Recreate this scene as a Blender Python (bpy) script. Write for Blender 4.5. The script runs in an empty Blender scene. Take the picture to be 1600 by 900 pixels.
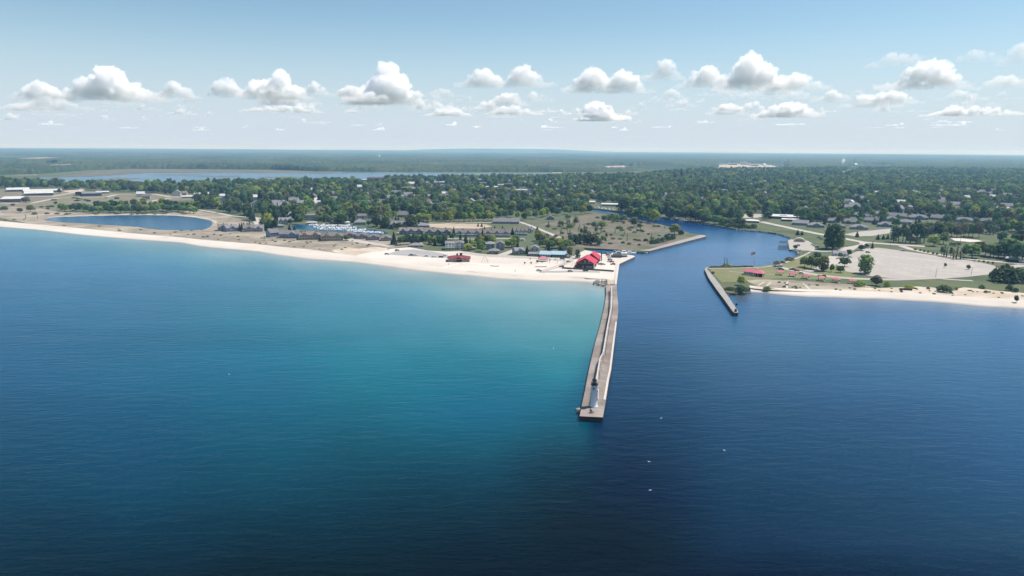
import bpy, bmesh, math, random
import numpy as np
from mathutils import Vector, Matrix, noise
from mathutils.geometry import tessellate_polygon
C = bpy.data.collections.new('harbour_scene')
S = bpy.context.scene
S.collection.children.link(C)
R = math.radians
rnd = random.Random(7)

# ------------------------------------------------------------------ camera
CAM = Vector((0, 0, 100)); FPX = 1067.0
PITCH, ROLL = R(11.42), R(0.41)
F_ = Vector((0, math.cos(PITCH), -math.sin(PITCH)))
R0 = Vector((1, 0, 0)); U0 = Vector((0, math.sin(PITCH), math.cos(PITCH)))
R_ = R0*math.cos(ROLL) + U0*math.sin(ROLL); U_ = U0*math.cos(ROLL) - R0*math.sin(ROLL)
cd = bpy.data.cameras.new('camera'); cam = bpy.data.objects.new('camera', cd); C.objects.link(cam)
cd.sensor_width = 36; cd.lens = 36*FPX/1600; cd.clip_start = 1; cd.clip_end = 300000
M_ = Matrix((R_, U_, -F_)).transposed().to_4x4(); M_.translation = CAM
cam.matrix_world = M_; S.camera = cam

# ------------------------------------------------------------------ sky, sun, exposure
SUN_EL, SUN_AZ = 62.0, 22.0      # azimuth measured from +X towards +Y
W = bpy.data.worlds.new('World'); S.world = W; W.use_nodes = True
nt = W.node_tree; nt.nodes.clear()
sky = nt.nodes.new('ShaderNodeTexSky'); sky.sky_type = 'NISHITA'; sky.sun_disc = False
sky.sun_elevation = R(SUN_EL); sky.sun_rotation = R(90-SUN_AZ); sky.altitude = 100
sky.air_density = 1.0; sky.dust_density = 0.1; sky.ozone_density = 2.0
bg = nt.nodes.new('ShaderNodeBackground'); bg.inputs['Strength'].default_value = 0.075
wo = nt.nodes.new('ShaderNodeOutputWorld')
tint = nt.nodes.new('ShaderNodeMixRGB'); tint.blend_type = 'MULTIPLY'; tint.inputs[0].default_value = 1.0; tint.inputs[2].default_value = (1.10, 1.20, 1.14, 1)
nt.links.new(sky.outputs[0], tint.inputs[1])
# the pale moist veil that whitens the lowest few degrees of a summer sky
wt_ = nt.nodes.new('ShaderNodeTexCoord'); ws = nt.nodes.new('ShaderNodeSeparateXYZ'); nt.links.new(wt_.outputs['Generated'], ws.inputs[0])
wm_ = nt.nodes.new('ShaderNodeMapRange'); wm_.interpolation_type = 'SMOOTHSTEP'; wm_.inputs['From Min'].default_value = 0.0; wm_.inputs['From Max'].default_value = 0.19; wm_.inputs['To Min'].default_value = 0.92; wm_.inputs['To Max'].default_value = 0.0
nt.links.new(ws.outputs[2], wm_.inputs['Value'])
veil = nt.nodes.new('ShaderNodeMixRGB'); veil.inputs[2].default_value = (5.95, 6.8, 8.0, 1)
nt.links.new(wm_.outputs[0], veil.inputs[0]); nt.links.new(tint.outputs[0], veil.inputs[1]); nt.links.new(veil.outputs[0], bg.inputs[0])
nt.links.new(bg.outputs[0], wo.inputs[0])
sl = bpy.data.lights.new('sun', 'SUN'); sun = bpy.data.objects.new('sun', sl); C.objects.link(sun)
sl.energy = 5.0; sl.angle = R(0.53); sl.color = (1.0, 0.95, 0.88)
sd = Vector((math.cos(R(SUN_AZ))*math.cos(R(SUN_EL)), math.sin(R(SUN_AZ))*math.cos(R(SUN_EL)), math.sin(R(SUN_EL))))
sun.rotation_euler = sd.to_track_quat('Z', 'Y').to_euler()
S.view_settings.view_transform = 'Standard'; S.view_settings.look = 'None'
S.view_settings.exposure = 0.45; S.view_settings.gamma = 1.0; S.view_settings.use_curve_mapping = False
S.render.engine = 'CYCLES'
cy = S.cycles
cy.use_denoising = True; cy.max_bounces = 72; cy.diffuse_bounces = 3; cy.glossy_bounces = 2; cy.transmission_bounces = 2
cy.transparent_max_bounces = 4; cy.volume_bounces = 70; cy.use_adaptive_sampling = True; cy.adaptive_threshold = 0.015
cy.caustics_reflective = False; cy.caustics_refractive = False

# ------------------------------------------------------------------ layout helpers
def P(x, y, z=1.5):
    """point of the ground (height z) that the photograph shows at x, y"""
    d = F_*FPX + R_*(x-800) + U_*(450-y)
    t = (z-CAM.z)/d.z
    return CAM + d*t
def proj(v):
    d = Vector(v)-CAM; k = FPX/d.dot(F_)
    return 800+d.dot(R_)*k, 450-d.dot(U_)*k
def scale_at(v): return FPX/(Vector(v)-CAM).dot(F_)
def heading(v): return math.atan2(-v[0], v[1])

# ------------------------------------------------------------------ materials
def mat(name, col, rough=0.8, var=0.0, vscale=1.0, col2=None, detail=4.0, bump=0.0, bscale=1.0, metal=0.0, spec=0.3, rand=0.0, c3=None, s3=0.01, trans=0.0):
    m = bpy.data.materials.new(name); m.use_nodes = True
    t = m.node_tree; n = t.nodes; b = n['Principled BSDF']
    b.inputs['Roughness'].default_value = rough; b.inputs['Metallic'].default_value = metal
    b.inputs['Specular IOR Level'].default_value = spec
    tc = n.new('ShaderNodeTexCoord')
    c2 = col2 if col2 else tuple(max(0, c*(1-var)) for c in col)
    no = n.new('ShaderNodeTexNoise'); no.inputs['Scale'].default_value = vscale; no.inputs['Detail'].default_value = detail
    no.inputs['Roughness'].default_value = 0.65
    t.links.new(tc.outputs['Object'], no.inputs['Vector'])
    ra = n.new('ShaderNodeValToRGB'); ra.color_ramp.elements[0].position = 0.36; ra.color_ramp.elements[1].position = 0.64
    ra.color_ramp.elements[0].color = (*c2, 1); ra.color_ramp.elements[1].color = (*col, 1)
    t.links.new(no.outputs['Fac'], ra.inputs['Fac']); out = ra.outputs['Color']
    if c3:
        n3 = n.new('ShaderNodeTexNoise'); n3.inputs['Scale'].default_value = s3; n3.inputs['Detail'].default_value = 5
        n3.inputs['Roughness'].default_value = 0.6
        t.links.new(tc.outputs['Object'], n3.inputs['Vector'])
        r3 = n.new('ShaderNodeValToRGB'); r3.color_ramp.elements[0].position = 0.45; r3.color_ramp.elements[1].position = 0.62
        t.links.new(n3.outputs['Fac'], r3.inputs['Fac'])
        mx = n.new('ShaderNodeMixRGB'); mx.inputs['Color2'].default_value = (*c3, 1)
        t.links.new(r3.outputs['Color'], mx.inputs['Fac']); t.links.new(out, mx.inputs['Color1']); out = mx.outputs['Color']
    if rand:
        oi = n.new('ShaderNodeObjectInfo'); hs = n.new('ShaderNodeHueSaturation')
        m1 = n.new('ShaderNodeMapRange'); m1.inputs['To Min'].default_value = 0.5-0.06*rand; m1.inputs['To Max'].default_value = 0.5+0.035*rand
        m2 = n.new('ShaderNodeMath'); m2.operation = 'MULTIPLY'; m2.inputs[1].default_value = 7.31
        m3 = n.new('ShaderNodeMath'); m3.operation = 'FRACT'
        m4 = n.new('ShaderNodeMapRange'); m4.inputs['To Min'].default_value = 1-0.45*rand; m4.inputs['To Max'].default_value = 1+0.6*rand
        t.links.new(oi.outputs['Random'], m1.inputs['Value']); t.links.new(oi.outputs['Random'], m2.inputs[0])
        t.links.new(m2.outputs[0], m3.inputs[0]); t.links.new(m3.outputs[0], m4.inputs['Value'])
        t.links.new(m1.outputs[0], hs.inputs['Hue']); t.links.new(m4.outputs[0], hs.inputs['Value'])
        t.links.new(out, hs.inputs['Color']); out = hs.outputs['Color']
    t.links.new(out, b.inputs['Base Color'])
    if bump:
        nb = n.new('ShaderNodeTexNoise'); nb.inputs['Scale'].default_value = bscale; nb.inputs['Detail'].default_value = 4
        bp = n.new('ShaderNodeBump'); bp.inputs['Strength'].default_value = bump; bp.inputs['Distance'].default_value = 1.0/bscale
        t.links.new(tc.outputs['Object'], nb.inputs['Vector']); t.links.new(nb.outputs['Fac'], bp.inputs['Height'])
        t.links.new(bp.outputs[0], b.inputs['Normal'])
    if trans:
        tr = n.new('ShaderNodeBsdfTranslucent'); mx2 = n.new('ShaderNodeMixShader'); mx2.inputs[0].default_value = trans
        t.links.new(out, tr.inputs['Color']); t.links.new(b.outputs[0], mx2.inputs[1]); t.links.new(tr.outputs[0], mx2.inputs[2])
        t.links.new(mx2.outputs[0], n['Material Output'].inputs['Surface'])
    return m

m_ground = mat('town_ground', (0.062,0.085,0.036), 0.95, col2=(0.105,0.10,0.062), vscale=0.035, detail=8, c3=(0.06,0.085,0.035), s3=0.006)
m_dune = mat('dune_grass', (0.245,0.21,0.165), 0.95, col2=(0.145,0.127,0.10), vscale=0.12, detail=10, c3=(0.31,0.27,0.21), s3=0.02)
m_scrub = mat('scrub_ground', (0.19,0.155,0.115), 0.95, col2=(0.12,0.115,0.07), vscale=0.05, detail=10, c3=(0.14,0.135,0.08), s3=0.012)
m_field = mat('field_ground', (0.175,0.14,0.115), 0.95, col2=(0.095,0.088,0.058), vscale=0.07, detail=10, c3=(0.075,0.088,0.038), s3=0.014)
m_lawn = mat('lawn_grass', (0.062,0.088,0.032), 0.95, col2=(0.10,0.105,0.05), vscale=0.05, detail=8, c3=(0.045,0.068,0.026), s3=0.02)
m_parkgrass = mat('park_grass', (0.13,0.135,0.058), 0.95, col2=(0.175,0.16,0.085), vscale=0.08, detail=8, c3=(0.125,0.14,0.055), s3=0.03)
m_sand = mat('beach_sand', (0.495,0.448,0.397), 0.95, col2=(0.435,0.392,0.345), vscale=0.03, detail=9, c3=(0.525,0.478,0.428), s3=0.008)
m_shore = mat('shore_sand', (0.495,0.448,0.397), 0.95, col2=(0.435,0.392,0.345), vscale=0.03, detail=9, c3=(0.525,0.478,0.428), s3=0.008)
def wet_edge(m):
    # sand stays wet and darker where it lies within a hand's breadth of the water level
    t = m.node_tree; b = t.nodes['Principled BSDF']; old = b.inputs['Base Color'].links[0].from_socket
    tc = t.nodes.new('ShaderNodeTexCoord'); sp = t.nodes.new('ShaderNodeSeparateXYZ'); t.links.new(tc.outputs['Object'], sp.inputs[0])
    mr = t.nodes.new('ShaderNodeMapRange'); mr.interpolation_type = 'SMOOTHSTEP'; mr.inputs['From Min'].default_value = 0.12; mr.inputs['From Max'].default_value = 0.55; mr.inputs['To Min'].default_value = 0.62; mr.inputs['To Max'].default_value = 1
    t.links.new(sp.outputs[2], mr.inputs['Value']); hs = t.nodes.new('ShaderNodeHueSaturation'); t.links.new(old, hs.inputs['Color']); t.links.new(mr.outputs[0], hs.inputs['Value']); t.links.new(hs.outputs[0], b.inputs['Base Color'])
wet_edge(m_shore)
m_sandb = mat('brushy_sand', (0.52,0.445,0.37), 0.95, col2=(0.37,0.315,0.25), vscale=0.10, detail=10, c3=(0.36,0.295,0.215), s3=0.035)
m_lot = mat('lot_concrete', (0.365,0.335,0.30), 0.9, col2=(0.29,0.265,0.238), vscale=0.035, detail=10, c3=(0.30,0.276,0.25), s3=0.05)
m_asph = mat('grey_asphalt', (0.30,0.29,0.285), 0.9, col2=(0.25,0.245,0.24), vscale=0.05, detail=8)
m_road = mat('road_concrete', (0.40,0.36,0.325), 0.9, col2=(0.33,0.30,0.27), vscale=0.06, detail=8)
m_walk = mat('walkway_planks', (0.55,0.50,0.47), 0.8, col2=(0.45,0.41,0.385), vscale=0.5)
m_mark = mat('road_paint', (0.52,0.50,0.47), 0.8, var=0.1)
m_marsh = mat('marsh_ground', (0.135,0.115,0.085), 0.95, col2=(0.075,0.08,0.05), vscale=0.01, detail=8)
m_tanfill = mat('bare_fill', (0.40,0.325,0.245), 0.95, col2=(0.29,0.235,0.175), vscale=0.02, detail=8)
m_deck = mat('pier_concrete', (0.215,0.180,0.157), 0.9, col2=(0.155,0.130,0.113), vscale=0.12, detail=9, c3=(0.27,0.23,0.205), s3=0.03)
m_pierg = mat('grey_pier_concrete', (0.30,0.285,0.268), 0.9, col2=(0.21,0.20,0.188), vscale=0.25, detail=9)
m_quay = mat('quay_concrete', (0.50,0.455,0.41), 0.9, col2=(0.43,0.39,0.35), vscale=0.15, detail=8)
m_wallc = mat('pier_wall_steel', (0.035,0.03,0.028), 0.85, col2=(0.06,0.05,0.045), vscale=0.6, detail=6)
m_wallg = mat('seawall_grey', (0.13,0.125,0.125), 0.85, col2=(0.08,0.078,0.08), vscale=0.4, detail=6)
m_white = mat('white_paint', (0.80,0.80,0.78), 0.5, col2=(0.70,0.71,0.70), vscale=0.8, detail=5)
m_tower = mat('tower_skylit_white', (0.66,0.72,0.79), 0.45, col2=(0.58,0.645,0.71), vscale=1.2, detail=6)  # white paint with the blue of skylight tinted into its colour
m_black = mat('black_iron', (0.015,0.015,0.017), 0.5, var=0.3)
m_glass = mat('dark_glass', (0.03,0.04,0.055), 0.12, var=0.3, spec=0.6)
m_red = mat('red_metal_roof', (0.47,0.026,0.055), 0.55, col2=(0.38,0.02,0.045), vscale=0.5)
m_pink = mat('shelter_red_roof', (0.46,0.12,0.15), 0.6, col2=(0.40,0.10,0.125), vscale=0.5)
m_maroon = mat('maroon_roof', (0.19,0.035,0.04), 0.8, col2=(0.14,0.03,0.035), vscale=0.6)
m_brownw = mat('brown_siding', (0.075,0.045,0.042), 0.85, col2=(0.055,0.034,0.033), vscale=0.4)
m_pinkw = mat('bathhouse_wall', (0.42,0.33,0.30), 0.85, col2=(0.36,0.28,0.25), vscale=0.5)
m_roofg = mat('grey_shingle', (0.20,0.195,0.21), 0.9, col2=(0.15,0.146,0.16), vscale=0.35, detail=6, rand=0.35)
m_roofb = mat('brown_shingle', (0.185,0.155,0.145), 0.9, col2=(0.135,0.114,0.108), vscale=0.35, detail=6, rand=0.3)
m_roofbl = mat('pale_blue_roof', (0.30,0.42,0.50), 0.6, col2=(0.26,0.37,0.45), vscale=0.3)
m_roofw = mat('white_roof', (0.50,0.495,0.485), 0.7, col2=(0.42,0.415,0.41), vscale=0.1)
m_wtan = mat('tan_siding', (0.42,0.36,0.26), 0.85, col2=(0.36,0.31,0.22), vscale=0.4)
m_wgrey = mat('grey_siding', (0.32,0.32,0.32), 0.85, col2=(0.27,0.27,0.27), vscale=0.4)
m_wblue = mat('blue_grey_siding', (0.25,0.29,0.345), 0.85, col2=(0.21,0.245,0.295), vscale=0.4)
m_wwhite = mat('white_siding', (0.60,0.595,0.58), 0.8, col2=(0.52,0.515,0.50), vscale=0.4)
m_brick = mat('brick_wall', (0.17,0.085,0.07), 0.9, col2=(0.12,0.065,0.055), vscale=0.4)
m_teal = mat('teal_metal_wall', (0.10,0.15,0.18), 0.7, col2=(0.08,0.12,0.145), vscale=0.2)
m_mauve = mat('mauve_metal_wall', (0.17,0.145,0.15), 0.7, col2=(0.14,0.12,0.125), vscale=0.2)
m_wood = mat('weathered_wood', (0.11,0.09,0.075), 0.9, col2=(0.07,0.06,0.05), vscale=0.8)
m_rock = mat('limestone_rock', (0.38,0.35,0.31), 0.9, col2=(0.22,0.20,0.18), vscale=0.5)
m_pile = mat('tan_sand_heap', (0.40,0.27,0.20), 0.95, col2=(0.34,0.23,0.17), vscale=0.2)
m_bark = mat('bark', (0.075,0.058,0.045), 0.95, var=0.4, vscale=2)
def leafmat(name, a, b, rand=1.0): return mat(name, a, 0.75, col2=b, vscale=0.45, detail=3, rand=rand, spec=0.15, trans=0.35)
m_leaf = leafmat('leaf_green', (0.150,0.225,0.062), (0.085,0.140,0.046))
m_leafd = leafmat('leaf_dark', (0.105,0.172,0.070), (0.064,0.112,0.052), 0.7)
m_leafl = leafmat('leaf_light', (0.290,0.370,0.070), (0.180,0.245,0.055), 0.6)
m_leafo = leafmat('leaf_olive', (0.200,0.205,0.105), (0.130,0.138,0.075), 0.8)
m_needle = leafmat('needle_dark', (0.042,0.075,0.043), (0.026,0.048,0.031), 0.5)
m_redleaf = leafmat('leaf_purple', (0.06,0.035,0.035), (0.03,0.02,0.022), 0.5)
CARCOL = {k: mat('car_paint_'+k, c, 0.3, var=0.08, spec=0.5) for k, c in dict(white=(0.75,0.75,0.75), black=(0.02,0.02,0.025), silver=(0.42,0.43,0.45), red=(0.35,0.03,0.03), blue=(0.03,0.06,0.16), tan=(0.3,0.25,0.18)).items()}
m_tyre = mat('tyre_rubber', (0.02,0.02,0.02), 0.9, var=0.2)
m_flagr = mat('flag_red', (0.50,0.03,0.05), 0.8, var=0.1); m_flagw = mat('flag_white', (0.78,0.76,0.74), 0.8, var=0.05); m_flagb = mat('flag_blue', (0.02,0.03,0.12), 0.8, var=0.1)
m_cloth = mat('dark_cloth', (0.03,0.035,0.05), 0.9, var=0.3, vscale=6); m_skin = mat('skin', (0.42,0.26,0.19), 0.6, var=0.1)

# ------------------------------------------------------------------ object helpers
def props(o, label=None, cat=None, group=None, kind=None):
    if label: o['label'] = label
    if cat: o['category'] = cat
    if group: o['group'] = group
    if kind: o['kind'] = kind
    return o
def link(name, me, parent=None):
    o = bpy.data.objects.new(name, me); C.objects.link(o)
    if parent: o.parent = parent
    return o
def thing(name, label, cat, loc=(0,0,0), rz=0, group=None):
    o = link(name, None); o.location = loc; o.rotation_euler = (0,0,rz); o.empty_display_size = 0.5
    return props(o, label, cat, group)
def dup(root, loc, rz=0, sc=1.0, label=None, group=None):
    r = root.copy(); C.objects.link(r); r.location = loc; r.rotation_euler = (0,0,rz)
    r.scale = (sc,)*3 if not isinstance(sc, tuple) else sc
    if label: r['label'] = label
    if group: r['group'] = group
    for ch in root.children:
        c = ch.copy(); C.objects.link(c); c.parent = r
        for g in ch.children:
            d = g.copy(); C.objects.link(d); d.parent = c
    return r

class MB:
    def __init__(s): s.v = []; s.f = []; s.mi = []
    def add(s, vs, fs, mi=0):
        k = len(s.v); s.v += [tuple(v) for v in vs]; s.f += [tuple(i+k for i in f) for f in fs]; s.mi += [mi]*len(fs); return s
    def box(s, x0, x1, y0, y1, z0, z1, mi=0, rot=0, c=(0,0)):
        vs = [(x,y,z) for z in (z0,z1) for x,y in ((x0,y0),(x1,y0),(x1,y1),(x0,y1))]
        if rot:
            a, b = math.cos(rot), math.sin(rot)
            vs = [(c[0]+(x-c[0])*a-(y-c[1])*b, c[1]+(x-c[0])*b+(y-c[1])*a, z) for x,y,z in vs]
        return s.add(vs, [(0,3,2,1),(4,5,6,7),(0,1,5,4),(1,2,6,5),(2,3,7,6),(3,0,4,7)], mi)
    def lathe(s, prof, n=16, c=(0,0), mi=0):
        vs = []; fs = []
        for r, z in prof:
            for i in range(n):
                a = 2*math.pi*i/n; vs.append((c[0]+r*math.cos(a), c[1]+r*math.sin(a), z))
        for j in range(len(prof)-1):
            for i in range(n):
                k = (i+1) % n; fs.append((j*n+i, j*n+k, (j+1)*n+k, (j+1)*n+i))
        fs.append(tuple(range(n))[::-1]); fs.append(tuple((len(prof)-1)*n+i for i in range(n)))
        return s.add(vs, fs, mi)
    def tube(s, a, b, r0, r1=None, n=6, mi=0):
        a, b = Vector(a), Vector(b); r1 = r0 if r1 is None else r1
        d = (b-a).normalized(); u = d.orthogonal().normalized(); w = d.cross(u)
        vs = [p + (u*math.cos(2*math.pi*i/n)+w*math.sin(2*math.pi*i/n))*r for p, r in ((a,r0),(b,r1)) for i in range(n)]
        fs = [(i,(i+1)%n,n+(i+1)%n,n+i) for i in range(n)] + [tuple(range(n))[::-1], tuple(range(n,2*n))]
        return s.add(vs, fs, mi)
    def prism(s, poly, z0, z1, mi=0, mside=None):
        n = len(poly); vs = [(p[0],p[1],z0) for p in poly]+[(p[0],p[1],z1) for p in poly]
        tri = tessellate_polygon([[Vector((p[0],p[1],0)) for p in poly]])
        s.add(vs, [tuple(n+i for i in t) for t in tri], mi)
        s.add(vs, [(i,(i+1)%n,n+(i+1)%n,n+i) for i in range(n)], mi if mside is None else mside)
        return s
    def mesh(s, name, mats, smooth=False):
        me = bpy.data.meshes.new(name); me.from_pydata(s.v, [], s.f)
        for m in (mats if isinstance(mats, (list,tuple)) else [mats]): me.materials.append(m)
        me.polygons.foreach_set('material_index', s.mi)
        if smooth: me.polygons.foreach_set('use_smooth', [True]*len(s.f))
        bm = bmesh.new(); bm.from_mesh(me); bmesh.ops.recalc_face_normals(bm, faces=bm.faces); bm.to_mesh(me); bm.free()
        return me
    def build(s, name, mats, parent=None, smooth=False): return link(name, s.mesh(name, mats, smooth), parent)

def rough(poly, amp, step=6, seed=1):
    r = random.Random(seed); out = []
    n = len(poly)
    for i in range(n):
        a, b = poly[i], poly[(i+1) % n]; L = math.hypot(b[0]-a[0], (b[1]-a[1])*3); k = max(1, int(L/step))
        for j in range(k):
            t = j/k; q = (a[0]+(b[0]-a[0])*t, a[1]+(b[1]-a[1])*t)
            if j and amp: q = (q[0]+r.uniform(-amp,amp)*1.5, q[1]+r.uniform(-amp,amp))
            out.append(q)
    return out
def sheet(name, poly, z, m, amp=0.0, step=6, seed=1, kind='structure', **kw):
    q = rough(poly, amp, step, seed) if amp else poly
    w = [P(x, y, z) for x, y in q]
    c = sum(w, Vector())/len(w); c.z = z
    w = [v-c for v in w]
    me = bpy.data.meshes.new(name); me.from_pydata([(v.x,v.y,0) for v in w], [], [tuple(t) for t in tessellate_polygon([w])])
    me.materials.append(m)
    bm = bmesh.new(); bm.from_mesh(me)
    for f in bm.faces:
        if f.normal.z < 0: f.normal_flip()
    bm.to_mesh(me); bm.free()
    o = link(name, me); o.location = c
    props(o, kind=kind, **kw); return o
def resample(pl, n):
    d = [0]
    for a, b in zip(pl, pl[1:]): d.append(d[-1]+math.hypot(b[0]-a[0], b[1]-a[1]))
    out = []
    for i in range(n):
        t = d[-1]*i/(n-1); k = 0
        while k < len(pl)-2 and d[k+1] < t: k += 1
        u = (t-d[k])/max(1e-9, d[k+1]-d[k]); a, b = pl[k], pl[k+1]
        out.append((a[0]+(b[0]-a[0])*u, a[1]+(b[1]-a[1])*u))
    return out
def ribbon(name, pl, width, z, m, kind='structure', n=None, off=0.0, **kw):
    """flat road of constant width (metres) along photo points"""
    w = [P(x,y,z) for x,y in resample(pl, n or max(2, len(pl)*5))]
    vs = []; c = w[len(w)//2].copy()
    for i, p in enumerate(w):
        t = (w[min(i+1,len(w)-1)]-w[max(i-1,0)]).normalized(); nrm = Vector((-t.y,t.x,0))
        vs += [p+nrm*(width/2+off)-c, p-nrm*(width/2-off)-c]
    me = bpy.data.meshes.new(name); me.from_pydata([tuple(v) for v in vs], [], [(2*i,2*i+1,2*i+3,2*i+2) for i in range(len(w)-1)])
    me.materials.append(m)
    bm = bmesh.new(); bm.from_mesh(me)
    for f in bm.faces:
        if f.normal.z < 0: f.normal_flip()
    bm.to_mesh(me); bm.free()
    o = link(name, me); o.location = c; props(o, kind=kind, **kw); return o
def inpoly(x, y, poly):
    c = False; n = len(poly); j = n-1
    for i in range(n):
        xi, yi = poly[i]; xj, yj = poly[j]
        if (yi > y) != (yj > y) and x < (xj-xi)*(y-yi)/(yj-yi)+xi: c = not c
        j = i
    return c
ORD = ['first','second','third','fourth','fifth','sixth','seventh','eighth','ninth','tenth','eleventh','twelfth','thirteenth','fourteenth','fifteenth','sixteenth','seventeenth','eighteenth','nineteenth','twentieth']

# ------------------------------------------------------------------ shorelines (photo points)
WL = [(-700,302),(-300,327),(-120,343),(0,354.4),(62.5,359.4),(125,366.9),(200,373.5),(280,379),(320,386),(400,393),(437.5,399),(487.5,405.6),(512.5,407),(556,410),(600,416),(642.5,422),(692.5,427.5),(736,431),(770,435),(805,437.5),(840,439),(880,440),(915,441),(947,444)]
BERM = [(-700,296),(-300,320),(-120,335),(0,346),(62.5,352),(125,357.5),(200,365),(231,368),(281,372),(312,375.6),(350,378.8),(400,383),(441,387.5),(480,391),(516,396),(544,400.5),(562,403),(600,409),(650,416),(700,421),(760,427),(805,430.5),(840,432),(880,433),(915,434.5),(948,436)]
WR = [(1173.7,456.6),(1192.5,457.5),(1248.7,463),(1305,464.6),(1380,467.3),(1468.7,472.5),(1525,478),(1600,482.5),(1760,492),(2100,512),(2700,545)]
BR = [(1172,449),(1195,452),(1248.7,455),(1300,456),(1375,459),(1465,463),(1525,468),(1600,471),(1760,480),(2100,498),(2700,528)]
POND = [(67.5,343.7),(76,341),(87.5,339.4),(125,338),(165,337),(200,336.2),(240,336.4),(275,337),(300,339.4),(319,342.5),(330,345),(332,348.7),(331,352),(327.5,355),(320,358),(300,359.7),(250,359),(235,357.5),(225,356),(200,353.5),(137.5,349.4),(100,347.5),(75,345)]
LAGOON = [(455,353),(470,350.5),(500,352),(545,351),(560,355),(600,361),(607,365),(590,367),(540,363),(490,360),(458,357)]
FARLAKE = [(28,281),(60,277.8),(91,276.4),(136,275.6),(200,272),(231,270),(320,270),(420,270),(500,271),(560,269.6),(635,270),(800,271),(870,270.5),(960,272),(1007,269.2),(1078,268.4),(1085,271),(1000,277),(800,283),(560,287),(300,289),(130,291),(40,285)]
LBANK = [(1093.8,366.6),(1079,364.6),(1066,360.2),(1050,355),(1031.7,350.5),(1010,346),(985,341),(955,336.6),(930,331),(915,327)]
RBANK = [(918,324.5),(945,327.6),(970,331),(1000,335),(1029,339),(1053,341.6),(1068,344),(1080,346),(1107.5,350),(1128,354),(1149,357.5),(1190,361),(1217.7,365),(1235.6,371),(1231,376),(1233,390),(1246,390.6),(1251,394),(1248.7,398),(1238,403.7),(1211,412),(1190,415.6),(1135,417),(1107.5,417.2)]
QUAYW = [(948,444.6),(963.4,443),(966.6,420),(967.8,412.3),(991.8,401),(989,399),(980,397.2),(968,396.6),(957,396.8),(940,396),(925,392),(912,389.4),(913,387.5),(935,388.4),(959,389.8),(985,392.6),(1006,394.2),(1014,392.2),(1103,369)]
south_wall_in = [(1104,419.8),(1116,434),(1127.8,448),(1136,457.5),(1150,458.5),(1160,456)]

# water: one sheet, colour per vertex: depth, sand shallows, river water, plus painted near-to-far sheen
# water colour, view-angle darkening and sky sheen partly put in, along lines running out from the shore: (photo column, [(row, r, g, b) ...])
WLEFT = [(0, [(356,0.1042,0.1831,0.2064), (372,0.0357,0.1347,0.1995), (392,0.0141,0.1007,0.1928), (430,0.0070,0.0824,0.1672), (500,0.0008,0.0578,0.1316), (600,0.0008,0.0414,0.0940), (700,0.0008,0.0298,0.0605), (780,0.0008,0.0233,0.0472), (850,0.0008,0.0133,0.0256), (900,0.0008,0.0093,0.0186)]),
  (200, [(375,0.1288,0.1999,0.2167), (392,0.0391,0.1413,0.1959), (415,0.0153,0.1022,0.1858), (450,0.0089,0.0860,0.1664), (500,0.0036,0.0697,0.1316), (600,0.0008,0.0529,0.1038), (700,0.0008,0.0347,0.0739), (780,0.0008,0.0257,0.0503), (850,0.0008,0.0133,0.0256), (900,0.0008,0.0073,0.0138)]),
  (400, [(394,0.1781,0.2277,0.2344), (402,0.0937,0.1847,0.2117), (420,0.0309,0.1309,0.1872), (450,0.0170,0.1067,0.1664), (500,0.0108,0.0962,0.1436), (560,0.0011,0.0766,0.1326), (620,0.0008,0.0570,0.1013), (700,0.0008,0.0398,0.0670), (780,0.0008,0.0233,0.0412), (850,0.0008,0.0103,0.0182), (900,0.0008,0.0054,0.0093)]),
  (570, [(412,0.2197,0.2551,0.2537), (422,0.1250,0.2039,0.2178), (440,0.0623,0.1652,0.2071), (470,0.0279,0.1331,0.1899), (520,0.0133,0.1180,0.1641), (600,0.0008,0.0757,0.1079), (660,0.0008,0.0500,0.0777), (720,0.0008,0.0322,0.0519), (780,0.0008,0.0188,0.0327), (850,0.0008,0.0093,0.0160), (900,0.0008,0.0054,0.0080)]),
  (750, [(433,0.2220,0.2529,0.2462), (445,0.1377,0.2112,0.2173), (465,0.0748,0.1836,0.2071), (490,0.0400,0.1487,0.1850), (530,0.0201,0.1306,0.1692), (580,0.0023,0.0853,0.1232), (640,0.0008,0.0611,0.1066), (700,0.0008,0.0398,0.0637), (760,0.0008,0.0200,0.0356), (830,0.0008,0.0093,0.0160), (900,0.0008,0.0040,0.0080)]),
  (900, [(441,0.2092,0.2543,0.2547), (455,0.1220,0.2191,0.2438), (475,0.0803,0.1939,0.2134), (500,0.0581,0.1709,0.1907), (540,0.0278,0.1461,0.1743), (590,0.0057,0.1015,0.1375), (640,0.0008,0.0611,0.0987), (690,0.0008,0.0333,0.0522), (740,0.0008,0.0135,0.0239), (820,0.0008,0.0048,0.0080), (900,0.0008,0.0040,0.0080)])]
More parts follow.
